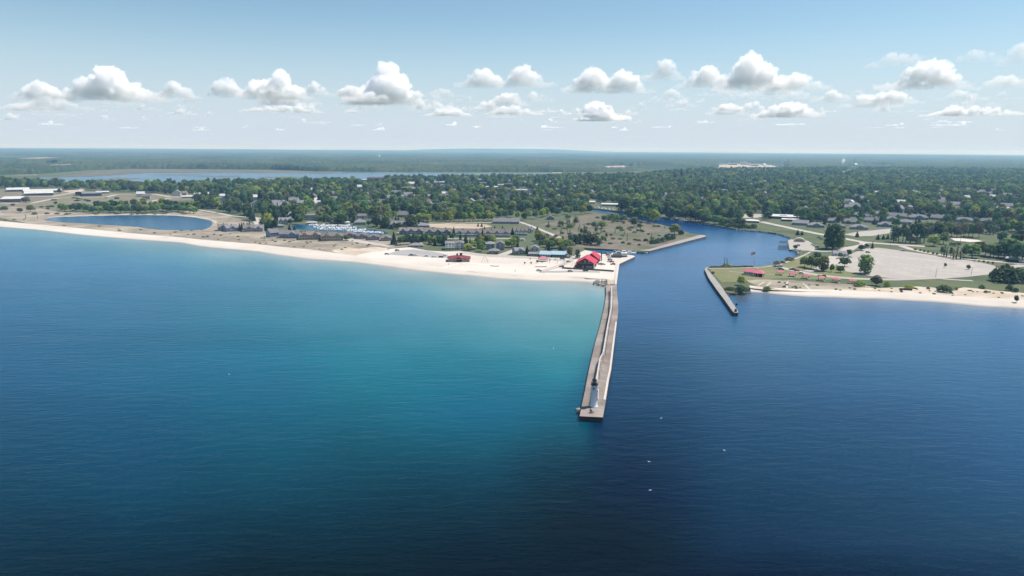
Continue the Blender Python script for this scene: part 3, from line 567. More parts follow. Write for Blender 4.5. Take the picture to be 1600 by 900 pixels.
def cloud(name, cx, base, w, h, dens, seed, label, group='cumulus clouds along the horizon', lobes=None, cat='cloud'):
    r = random.Random(seed)
    el = math.atan((236-base)/FPX); D = min(52000, 1250/max(0.012, math.tan(el)))
    pos = P(cx, base, 100+D*math.tan(el)+0) if base < 225 else None
    d = F_*FPX+R_*(cx-800)+U_*(450-base); pos = CAM+d.normalized()*(D/max(0.2, math.cos(el)))
    s = scale_at(pos); wm = 1.28*w/s; hm = 1.18*h/s
    bm = bmesh.new()
    n = lobes or max(7, int(18+wm/hm*9))
    for i in range(n):
        u = r.uniform(-1,1); prof = (1-abs(u)**1.6)
        rad = min(hm*r.uniform(0.13,0.30)*(0.6+0.55*prof), wm*r.uniform(.09,.16))
        zz = rad*0.4+max(0, hm*prof-rad*1.2)*r.uniform(0,1)**0.8
        m = Matrix.Translation((u*(wm/2-rad), r.uniform(-1,1)*wm*0.10*(0.3+prof), zz)) @ Matrix.Diagonal((rad*1.25, rad*1.15, rad, 1))
        bmesh.ops.create_icosphere(bm, subdivisions=2, radius=1, matrix=m)
    for i in range(int(wm/hm*2)+3):          # flat base
        rad = hm*r.uniform(0.14,0.26); u = r.uniform(-0.92,0.92)
        m = Matrix.Translation((u*wm/2, r.uniform(-1,1)*wm*0.12, rad*0.3)) @ Matrix.Diagonal((rad*2.4, rad*2, rad*0.7, 1))
        bmesh.ops.create_icosphere(bm, subdivisions=2, radius=1, matrix=m)
    me = bpy.data.meshes.new('tmp'); bm.to_mesh(me); bm.free()
    o = bpy.data.objects.new('tmp', me); C.objects.link(o)
    rmod = o.modifiers.new('r', 'REMESH'); rmod.mode = 'VOXEL'; rmod.voxel_size = max(hm/34, wm/190)
    dg = bpy.context.evaluated_depsgraph_get(); me2 = bpy.data.meshes.new_from_object(o.evaluated_get(dg))
    bpy.data.objects.remove(o); bpy.data.meshes.remove(me)
    bm = bmesh.new(); bm.from_mesh(me2); bm.verts.ensure_lookup_table(); seen = set(); isl = []
    for v in bm.verts:
        if v.index in seen: continue
        st = [v]; cur = []; seen.add(v.index)
        while st:
            q = st.pop(); cur.append(q)
            for e in q.link_edges:
                w_ = e.other_vert(q)
                if w_.index not in seen: seen.add(w_.index); st.append(w_)
        isl.append(cur)
    isl.sort(key=len)
    for cur in isl[:-1]: bmesh.ops.delete(bm, geom=cur, context='VERTS')
    bm.to_mesh(me2); bm.free(); me2.update()
    k = len(me2.vertices); co = np.empty(k*3); me2.vertices.foreach_get('co', co); co = co.reshape(k,3)
    nr = np.empty(k*3); me2.vertices.foreach_get('normal', nr); nr = nr.reshape(k,3)
    dv = np.array([noise.fractal(Vector(c)/(hm*0.20)+Vector((seed*3.1,0,0)), 0.7, 2.1, 5) for c in co])
    co = co+nr*(dv*hm*0.13)[:,None]
    lo = hm*0.05; co[:,2] = np.where(co[:,2] < lo, lo+(co[:,2]-lo)*0.35, co[:,2])
    me2.vertices.foreach_set('co', co.ravel()); me2.update(); me2.name = name
    me2.materials.clear(); me2.materials.append(m_cl[dens])
    o = link(name, me2); o.location = pos; o.rotation_euler = (0,0,heading(pos))
    props(o, label, cat, group); return o
CL = [(65,158,72,25,1,'small peaked white cloud at the far left of the row'),(178,158,120,43,0,'tall white cloud with a turret above the left half of the pond'),(278,154,46,24,1,'small rounded cloud right of the turreted left cloud'),
 (40,174,78,11,2,'low flat cloud bar beneath the leftmost peaked cloud'),(354,153,46,28,1,'puffy cloud with a slanting left side above the white box hall'),(430,156,92,40,0,'broad bright cloud with a high dome above the marina'),(492,151,40,21,0,'compact bright puff at the right end of the broad cloud'),
 (548,152,44,16,2,'faint hazy cloud left of the pyramid cloud'),(606,164,84,58,1,'pyramid shaped cloud rising highest left of centre'),(692,152,56,12,1,'thin bright cloud bar right of the pyramid cloud'),
 (757,138,66,27,1,'softer cloud touching the bright dome cloud on its left'),(820,137,60,30,0,'bright dome shaped cloud near the middle of the sky'),(924,146,70,32,0,'bright double topped cloud right of the middle dome'),(974,146,62,30,0,'bright humped cloud with a long right slope above the river mouth'),
 (1039,126,44,29,0,'round bright cloud floating highest above the river'),(1102,138,68,28,0,'low bright cloud left of the tallest right hand turret'),(1172,141,84,46,0,'tall bright turret cloud above the harbour entrance'),(1240,142,92,25,1,'long tapering cloud trailing off right of the turret cloud'),
 (1408,104,86,21,0,'smooth lens shaped bright cloud high on the right'),(1448,141,90,43,1,'wide soft triangular cloud under the lens shaped cloud'),(1528,98,70,17,1,'slim bright cloud bar high near the right edge'),(1592,102,50,31,0,'bright cloud cut by the right edge of the picture'),
 (1572,140,74,20,0,'bright flat cloud low at the right edge'),(1388,164,72,20,1,'small ragged cloud below the triangular cloud'),(1497,156,44,13,1,'tiny bright cloud below the slim right bar'),
 (935,190,58,28,2,'hazy low heap of cloud under the double topped cloud'),(792,166,52,18,1,'small puff under the middle dome cloud'),(800,180,70,14,2,'hazy ragged cloud beneath the small puff under the dome'),(1138,180,48,16,1,'small low puff under the tall turret cloud'),(1232,184,86,22,1,'ragged low cloud under the long tapering cloud'),
 (1050,156,34,15,1,'tiny puff right of the humped cloud'),(1165,156,30,9,1,'tiny flat cloud just under the turret'),(1520,182,120,14,2,'long hazy low cloud near the right edge'),(1490,182,44,16,1,'tiny low puff over the right hand woods'),
 (700,182,60,14,2,'hazy low cloud bar between pyramid and dome clouds'),(440,176,100,12,2,'long hazy bar beneath the broad bright cloud'),(1310,127,9,5,1,'minute cloud scrap left of the triangular cloud')]
for i, (cx, ba, w, h, dn, lab) in enumerate(CL): cloud('cloud', cx, ba, w, h, dn, 11+i, lab)
rc = random.Random(5)
for i in range(56):
    y = rc.choice([150,156,160,165,168,172,176]); x = rc.uniform(10,1590); w = rc.uniform(20,72)
    cloud('cloud', x, y, w, w*rc.uniform(.22,.36), 1, 400+i, 'small white cumulus puff scattered between the main cloud row and the haze', 'small puffs under the main cloud row', lobes=12)
for i in range(78):
    y = rc.choice([172,176,180,184,188,192,196,200,204]); x = rc.uniform(10,1590); w = rc.uniform(60,200)*(1-(y-165)/80)
    cloud('cloud', x, y, w, rc.uniform(8,15)*(1-(y-165)/75), 2 if rc.random() < .85 else 1, 200+i, 'faint small cloud low in the hazy band above the horizon', 'faint low clouds in the horizon band', lobes=10)

# ------------------------------------------------------------------ trees
def cards(bm_v, bm_f, c, n, r, size, rg, zs=1.0, jit=0.55, low=-0.6):
    for _ in range(n):
        while True:
            d = Vector((rg.gauss(0,1), rg.gauss(0,1), rg.gauss(0,1)))
            if d.length > 0.1:
                d.normalize()
                if d.z > low: break
        p = c + Vector((d.x*r, d.y*r, d.z*r*zs))*rg.uniform(0.72,1.05)
        nn = (d + Vector((rg.uniform(-1,1),rg.uniform(-1,1),rg.uniform(-1,1)))*jit + Vector((0,0,0.25))).normalized()
        u = nn.orthogonal().normalized(); a = rg.uniform(0, 6.28); w = nn.cross(u)
        u, w = u*math.cos(a)+w*math.sin(a), w*math.cos(a)-u*math.sin(a)
        s = size*rg.uniform(0.65,1.35); k = len(bm_v)
        bm_v += [p-u*s*0.5-w*s*0.35, p+u*s*0.5-w*s*0.42+nn*s*0.1, p+u*s*0.42+w*s*0.4, p-u*s*0.45+w*s*0.42+nn*s*0.12]
        bm_f.append((k,k+1,k+2,k+3))
def crown(kind, seed, m, H, Rr):
    rg = random.Random(seed); v, f = [], []
    if kind == 'broad':
        n = 15
        for i in range(n):
            a = i*2.4+rg.uniform(-.4,.4); u = (i+0.5)/n; zz = H*(0.32+0.56*u); rr = Rr*(0.72*math.sqrt(max(0.02, 1-((u-0.38)/0.66)**2)))*rg.uniform(0.45,1.05)
            cards(v, f, Vector((math.cos(a)*rr, math.sin(a)*rr, zz)), 46, Rr*rg.uniform(0.34,0.50), Rr*0.21, rg, 0.82)
        cards(v, f, Vector((0,0,H*0.58)), 60, Rr*0.6, Rr*0.3, rg, 1.0)
    elif kind == 'oval':
        n = 18
        for i in range(n):
            a = i*2.4+rg.uniform(-.5,.5); u = (i+0.5)/n; zz = H*(0.10+0.80*u); rr = Rr*0.62*math.sin(math.pi*(0.12+0.80*u))**0.7*rg.uniform(0.6,1.1)
            cards(v, f, Vector((math.cos(a)*rr, math.sin(a)*rr, zz)), 44, Rr*rg.uniform(0.36,0.50), Rr*0.21, rg, 1.15)
    elif kind == 'spruce':
        n = 13
        for i in range(n):
            u = i/(n-1); zz = H*(0.08+0.88*u); rr = Rr*(1-u*0.93)
            k = max(3, int(8*(1-u)+3))
            for j in range(k):
                a = j*6.283/k+i*0.7; cards(v, f, Vector((math.cos(a)*rr*0.6, math.sin(a)*rr*0.6, zz-rr*0.12)), 7, max(0.25, rr*0.42), max(0.4, Rr*0.24), rg, 0.5)
    elif kind == 'pine':
        for i in range(13):
            a = i*2.4; u = i/12; zz = H*(0.45+0.52*u); rr = Rr*(0.75-0.45*u)*rg.uniform(0.5,1.1)
            cards(v, f, Vector((math.cos(a)*rr, math.sin(a)*rr, zz)), 34, Rr*rg.uniform(0.32,0.46), Rr*0.23, rg, 0.65)
    elif kind == 'shrub':
        for i in range(10):
            a = i*2.4; rr = Rr*math.sqrt(i/10)*0.75; zz = H*(0.62-0.38*(i/10))
            cards(v, f, Vector((math.cos(a)*rr, math.sin(a)*rr, zz)), 46, H*rg.uniform(0.32,0.44)+Rr*0.10, Rr*0.19, rg, 0.85)
    elif kind == 'pole':
        for i in range(7):
            u = i/6; zz = H*(0.22+0.74*u); cards(v, f, Vector((rg.uniform(-.3,.3)*Rr, rg.uniform(-.3,.3)*Rr, zz)), 16, Rr*(1-0.55*u)*rg.uniform(0.6,1), Rr*0.42, rg, 1.5)
    me = bpy.data.meshes.new('crown'); me.from_pydata(v, [], f); me.materials.append(m); return me
def trunkmesh(kind, seed, H, Rr):
    rg = random.Random(seed); b = MB(); r0 = max(0.12, H*0.024)
    top = dict(broad=.62, oval=.7, spruce=.97, pine=.95, shrub=.4, pole=.95)[kind]
    p = Vector((0,0,-0.3)); segs = 4
    for i in range(segs):
        q = Vector((rg.uniform(-.02,.02)*H, rg.uniform(-.02,.02)*H, H*top*(i+1)/segs)); b.tube(p, q, r0*(1-i/segs*0.75), r0*(1-(i+1)/segs*0.75), 7); p = q
    if kind in ('broad','oval','pine','shrub'):
        for i in range(6):
            a = i*1.05+rg.uniform(-.3,.3); z0 = H*rg.uniform(.2,.5)
            b.tube((0,0,z0), (math.cos(a)*Rr*.6, math.sin(a)*Rr*.6, z0+H*rg.uniform(.15,.32)), r0*.5, r0*.14, 5)
    return b.mesh('trunk', m_bark, True)
SPEC = dict(  # kind: shape, leaf, height, radius, variants, name, adjective
 broad=('broad', m_leaf, 13, 5.2, 3, 'broadleaf_tree'), dark=('broad', m_leafd, 13, 5.4, 2, 'broadleaf_tree'), light=('broad', m_leafl, 13, 5.4, 2, 'broadleaf_tree'),
 olive=('broad', m_leafo, 12, 5.2, 2, 'broadleaf_tree'), oval=('oval', m_leaf, 15, 4.6, 2, 'broadleaf_tree'), ovald=('oval', m_leafd, 16, 4.2, 2, 'broadleaf_tree'),
 spruce=('spruce', m_needle, 13, 3.0, 2, 'spruce_tree'), pine=('pine', m_leafd, 17, 4.2, 2, 'pine_tree'), shrub=('shrub', m_leaf, 3.2, 3.0, 2, 'shrub'), shrubd=('shrub', m_leafd, 3.2, 3.0, 2, 'shrub'),
 shrubl=('shrub', m_leafl, 3.2, 3.0, 2, 'shrub'), shrubo=('shrub', m_leafo, 3.2, 3.0, 2, 'shrub'), pole=('pole', m_leafd, 10, 0.9, 2, 'slender_tree'), purple=('broad', m_redleaf, 11, 4.6, 1, 'broadleaf_tree'))
MESH = {}
for k, (sh, lm, H, Rr, nv, nm) in SPEC.items():
    MESH[k] = [(crown(sh, hash(k) % 97*0+sum(map(ord,k))*7+i*31, lm, H, Rr), trunkmesh(sh, i+5, H, Rr)) for i in range(nv)]
NTREE = 0; FIRSTCROWN = {}; EXTRA = []      # EXTRA: trees that join the one uncounted mass of the town woods
def tree(kind, px, py, hpx, label, group=None, wpx=None, z=1.5):
    """tree standing at photo point px, py, hpx photo pixels tall"""
    global NTREE
    sh, lm, H, Rr, nv, nm = SPEC[kind]; p = P(px, py, z); s = scale_at(p)
    if label is None: EXTRA.append((p.x, p.y, kind, hpx/s/H)); return
    v = NTREE % nv; cm, tm = MESH[kind][v]; NTREE += 1
    sc = hpx/s/H/math.cos(math.atan2(CAM.z, p.y)); sx = sc if wpx is None else wpx/s/(2*Rr)
    r = thing(nm, label, 'shrub' if nm == 'shrub' else 'tree', p, rnd.uniform(0,6.28), group)
    r.scale = (sx, sx, sc)
    t_ = link('trunk' if nm != 'shrub' else 'stem', tm, r); c_ = link('crown' if nm != 'shrub' else 'foliage', cm, r)
    FIRSTCROWN.setdefault((kind, v), c_)
    return r
def trees(kinds, pl, n, h, label, group, jx=3, jy=0.8, hv=0.25, w=None, seed=1):
    """a row of n trees along photo points; label carries %s for the ordinal from the left"""
    r = random.Random(seed); ks = kinds.split()
    pts = resample(pl, n) if n > 1 else pl
    pts = sorted((x+r.uniform(-jx,jx), y+r.uniform(-jy,jy)) for x, y in pts)
    for i, (x, y) in enumerate(pts):
        hh = h*r.uniform(1-hv, 1+hv)
        tree(r.choice(ks), x, y, hh, label % ORD[i] if label and '%s' in label else label, group, None if w is None else w*r.uniform(.85,1.15))

# ------------------------------------------------------------------ lighthouse, piers, catwalk
def deck_pts(pl, z): return [P(x,y,z) for x,y in pl]
L_ = [(946.8,445),(947.1,460.9),(944.6,478.7),(936.6,512.4),(928.6,540.9),(919.8,580),(913.2,614.4),(909.2,632),(905.6,650.2)]
R2 = [(941.9,652),(946.7,625.6),(951.7,594),(955.2,578),(961.3,526.6),(964.2,503.5),(966.1,485.8),(965.8,473.3),(964.2,459),(963.6,444)]
pier = thing('pier', 'long brownish concrete pier running from the sandy beach out to the white lighthouse', 'pier', P(930,640,0), 0)
org = pier.location.copy()
def loc(pl, z): return [v-org for v in deck_pts(pl, z)]
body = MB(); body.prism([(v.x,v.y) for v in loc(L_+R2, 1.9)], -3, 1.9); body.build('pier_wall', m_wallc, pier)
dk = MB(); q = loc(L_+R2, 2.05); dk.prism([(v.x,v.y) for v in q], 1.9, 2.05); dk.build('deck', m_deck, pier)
kb = MB()   # raised step along the right-hand edge
for a, b_ in zip(R2[1:5], R2[2:6]):
    A, B = loc([a],2.05)[0], loc([b_],2.05)[0]; d = (B-A).normalized(); nn = Vector((-d.y,d.x,0))
    vs = [A+nn*1.0, B+nn*1.0, B+nn*0.15, A+nn*0.15]; kb.prism([(v.x,v.y) for v in vs], 2.05, 2.35)
kb.build('curb', m_quay, pier)
jt = MB(); 
for i in range(1, 46):   # slab joints
    u = i/46; a = resample(L_, 47)[i]; b_ = resample(R2[::-1], 47)[i]
    A, B = loc([a],2.05)[0], loc([b_],2.05)[0]; d = (B-A).normalized(); nn = Vector((-d.y,d.x,0))*0.06
    jt.add([A-nn+Vector((0,0,.006)), A+nn+Vector((0,0,.006)), B+nn+Vector((0,0,.006)), B-nn+Vector((0,0,.006))], [(0,1,2,3)])
jt.build('slab_joint', m_wallg, pier)['kind'] = 'stuff'

lp = P(927.8, 634.8, 2.05)
lh = thing('lighthouse', 'white round iron lighthouse with black gallery and lantern at the pier end', 'lighthouse', lp)
b = MB(); b.lathe([(1.62,0),(1.62,.3),(1.5,.31),(1.48,.35),(1.20,9.0),(1.28,9.05),(1.32,9.25),(1.32,9.3)], 28); b.build('tower', m_tower, lh, True)
tw = [c for c in lh.children][0]
for z in (2.2,4.0,5.8,7.5): seam = MB(); seam.lathe([(1.49-0.032*z,z-.05),(1.525-0.032*z,z),(1.49-0.032*z,z+.05)], 28); seam.build('plate_seam', m_tower, tw)
b = MB(); b.lathe([(1.1,9.3),(1.5,9.3),(1.55,9.36),(1.55,9.44),(1.1,9.44)], 24); g_ = b.build('gallery', m_black, lh)
b = MB()
for i in range(16):
    a = i*math.pi/8; b.tube((1.47*math.cos(a),1.47*math.sin(a),9.46),(1.47*math.cos(a),1.47*math.sin(a),10.5),.035)
for z in (9.95,10.5):
    for i in range(16):
        a, c_ = i*math.pi/8, (i+1)*math.pi/8; b.tube((1.47*math.cos(a),1.47*math.sin(a),z),(1.47*math.cos(c_),1.47*math.sin(c_),z),.03)
b.build('railing', m_black, g_)
ln = MB(); ln.lathe([(.88,9.44),(.88,10.1),(.85,10.1),(.85,10.2)], 10); lan = ln.build('lantern', m_black, lh)
gl = MB(); gl.lathe([(.80,10.2),(.80,11.35)], 10); gl.build('lantern_glass', m_glass, lan)
bars = MB()
for i in range(10):
    a = i*math.pi/5; bars.tube((.85*math.cos(a),.85*math.sin(a),10.15),(.85*math.cos(a),.85*math.sin(a),11.4),.05)
bars.build('glazing_bars', m_white, lan)
rf = MB(); rf.lathe([(1.0,11.35),(1.02,11.45),(.62,11.82),(.22,12.1),(.22,12.35),(.3,12.5),(.2,12.65),(.04,12.7),(.03,13.3)], 16); rf.build('lantern_roof', m_black, lan, True)
for z, a in ((2.9, -0.25), (6.2, -0.25), (5.0, 2.9), (7.6, -1.9)):
    w = MB(); ca, sa = math.cos(a), math.sin(a); rr = 1.49-.032*z
    w.box(rr-.05, rr+.06, -.28, .28, z, z+.9, rot=a); wi = w.build('window', m_glass, lh)
    h = MB(); h.box(rr-.05, rr+.34, -.42, .42, z+.98, z+1.1, rot=a); h.build('window_hood', m_white, wi)
lh.scale = (.95,.95,.95)
d = MB(); d.box(1.36,1.54,-.45,.45,.4,2.3, rot=1.35); d.build('door', m_black, lh)
ld = MB()
for i in range(9): ld.box(1.32, 1.80, -.30, .30, 3.4+i*.5, 3.46+i*.5, rot=-.32)
for yy in (-.30,.26): ld.box(1.42, 1.49, yy, yy+.04, 3.2, 7.6, rot=-.32)
ld.build('ladder', m_white, lh)

cwp = [(932.9,592),(935.2,576.4),(938.4,558.6),(942.9,551),(945.4,537.3),(949.9,508.9),(955.1,482.2),(956.1,464.4),(955.6,447)]
cw = thing('catwalk', 'narrow raised white catwalk on iron legs along the pier to the lighthouse', 'catwalk', P(950,510,2.05)); co_ = cw.location.copy()
pts = [P(x,y,5.6)-co_ for x,y in resample(cwp, 60)]
start = Vector((lp.x+0.4, lp.y+1.9, 5.6))-co_
pts = [start]+pts
wk = MB(); rl = MB(); rails = MB(); zt = 5.6-co_.z
for a, b_ in zip(pts, pts[1:]):
    d = (b_-a).normalized(); nn = Vector((-d.y,d.x,0))*.42
    for pa in ((a,b_),): wk.prism([((a+nn).x,(a+nn).y),((b_+nn).x,(b_+nn).y),((b_-nn).x,(b_-nn).y),((a-nn).x,(a-nn).y)], zt-.14, zt)
    for sg in (1,-1):
        for hz_ in (.5,1.0): rails.tube((a+nn*sg)+Vector((0,0,hz_)), (b_+nn*sg)+Vector((0,0,hz_)), .03, n=4)
        rails.tube((a+nn*sg), (a+nn*sg)+Vector((0,0,1.0)), .03, n=4)
wk.build('walkway', m_walk, cw); rails.build('handrail', m_wallc, cw)
acc = 0; last = pts[0]
for a, b_ in zip(pts, pts[1:]):
    acc += (b_-a).length
    if acc > 11:
        acc = 0; d = (b_-a).normalized(); nn = Vector((-d.y,d.x,0))*.55
        p_ = MB()
        for sg in (1,-1): p_.tube(Vector((a.x,a.y,0))+nn*sg*1.5, a+nn*sg-Vector((0,0,.14)), .10, .08)
        p_.tube(a+nn-Vector((0,0,.25)), a-nn-Vector((0,0,.25)), .08); p_.tube(Vector((a.x,a.y,1.6))+nn*1.3, Vector((a.x,a.y,1.6))-nn*1.3, .05)
        p_.build('leg', m_black, cw)

def rubble(name, outline, n, size, label, z=0.2, seed=1, kind='stuff'):
    r = random.Random(seed); bm = bmesh.new(); c = P(*outline[0], 0)
    xs = [q[0] for q in outline]; ys = [q[1] for q in outline]; k = 0
    while k < n:
        x, y = r.uniform(min(xs),max(xs)), r.uniform(min(ys),max(ys))
        if not inpoly(x, y, outline): continue
        p = P(x, y, z)-c; s = size*r.uniform(.5,1.4)
        q = bmesh.ops.create_icosphere(bm, subdivisions=1, radius=1, matrix=Matrix.Translation(p) @ Matrix.Rotation(r.uniform(0,6),4,Vector((r.random(),r.random(),r.random()+.01)).normalized()) @ Matrix.Diagonal((s*1.2,s*.8,s*.7,1)))
        for v in q['verts']: v.co += Vector((r.uniform(-1,1),r.uniform(-1,1),r.uniform(-1,1)))*s*.16
        k += 1
    me = bpy.data.meshes.new(name); bm.to_mesh(me); bm.free(); me.materials.append(m_rock)
    o = link(name, me); o.location = c; return props(o, label, 'rocks', kind=kind)
rubble('riprap', [(930,437),(947,435.5),(961,437),(955,443.5),(947,446.5),(936,445),(927,443)], 150, 0.75, 'pale broken rocks heaped where the long pier meets the beach', 1.0, 1)
rubble('riprap', [(957,390.6),(975,391.4),(1000,393.4),(1012,393.6),(1010,395.6),(985,394.8),(962,393)], 120, 0.9, 'grey rocks lining the small basin behind the red roofed building', 0.6, 2)
rubble('riprap', [(1104,421),(1130,449),(1141,457.3),(1173,455.6),(1172,458),(1136,460.4),(1126,450)], 190, 0.7, 'grey rocks along the inner side of the short right pier', 0.5, 3)
rubble('riprap', [(1128,353.6),(1149,357),(1190,360.4),(1217,364.2),(1236,370),(1234,372.6),(1217,366.4),(1190,362.4),(1149,359)], 260, 0.95, 'pinkish rocks edging the far river bank below the road', 0.6, 4)
rubble('riprap', [(1236,391.5),(1250,391),(1254,395),(1249,399.5),(1243,397),(1245,393)], 70, 0.8, 'light rocks beside the boat ramp by the lone bush', 0.8, 5)
rubble('riprap', [(1060,343.4),(1107,349.8),(1128,353.6),(1128,355),(1107,351.4),(1060,344.8)], 120, 0.9, 'dark rocks along the wooded river bank', 0.5, 6)
for k, (x, y, s, lab) in enumerate([(904.4,640.4,1.1,'pale boulder in the water left of the lighthouse'), (903.6,643.6,.8,'darker small boulder in the water at the pier corner')]):
    r = random.Random(k+40); bm = bmesh.new(); bmesh.ops.create_icosphere(bm, subdivisions=2, radius=s)
    for v in bm.verts: v.co = Vector((v.co.x*1.2, v.co.y*.9, v.co.z*.75))*(1+.25*noise.noise(v.co*1.3+Vector((k*9,0,0))))
    me = bpy.data.meshes.new('boulder'); bm.to_mesh(me); bm.free(); me.materials.append(m_rock)
    o = link('boulder', me); o.location = P(x,y,.25); props(o, lab, 'boulder')

# quay, breakwater on the peninsula and the right-hand pier
def wallpier(name, label, top, ztop, m_side, m_top, lip=.35):
    w = [P(x,y,ztop) for x,y in top]; c = sum(w, Vector())/len(w); c.z = 0
    r = thing(name, label, 'pier' if name == 'pier' else 'wall', c)
    pl = [((v-c).x,(v-c).y) for v in w]
    a = MB(); a.prism(pl, -3, ztop-.14); a.build('wall_face', m_side, r)
    b_ = MB(); b_.prism(pl, ztop-.14, ztop); b_.build('cap', m_top, r); return r
wallpier('quay_wall', 'concrete quay with a pointed end beside the red roofed building', [(960.4,444),(963.5,444),(966.7,420),(967.9,412.2),(991.9,401),(990.2,399.2),(980,398),(972,402),(962.6,409.6),(961.2,425)], 2.1, m_wallg, m_quay)
wallpier('river_wall', 'low concrete wall ending in a point along the brown river field', [(996,391.2),(1014,392.3),(1058,381.2),(1104,369.2),(1100,367),(1093,367.2),(1056,377.4),(1014,389.6)], 2.2, m_wallg, m_pierg)
rp = wallpier('pier', 'short narrow concrete pier with dark side on the right of the channel', [(1100.8,420.6),(1107,434),(1120,452.6),(1133,470),(1144.6,486.2),(1147,488.6),(1153.4,488.4),(1152.6,485),(1141,467.6),(1128,448.6),(1116,433),(1105,420.4),(1107,417.8),(1103.6,417.6)], 2.3, m_wallc, m_pierg)
def lamp(px, py, hpx, label, name='light_pole', arm=True, z=1.6, mt=None, group=None):
    p = P(px,py,z); h = hpx/scale_at(p); r = thing(name, label, 'pole', p, heading(p), group)
    a = MB(); a.tube((0,0,0),(0,0,h),.13,.08,8); a.build('pole', mt or m_wallc, r)
    if arm:
        b_ = MB(); b_.tube((0,0,h-.2),(1.2,0,h),.06); b_.build('arm', mt or m_wallc, r)
        c_ = MB(); c_.box(.9,1.7,-.2,.2,h-.06,h+.1); c_.build('lamp_head', m_white, r)
    return r
lt = lamp(1149.4, 487, 13.5, 'dark navigation light post at the end of the short right pier', 'navigation_post', False, 2.3, m_black)
h_ = 13.5/scale_at(lt.location)
a = MB(); a.box(-.5,.9,-.15,.15,h_-1.3,h_-.1); a.build('light_box', m_black, lt); a = MB(); a.lathe([(.75,0),(.75,1.5),(.3,1.6)],10); a.build('base', m_black, lt)

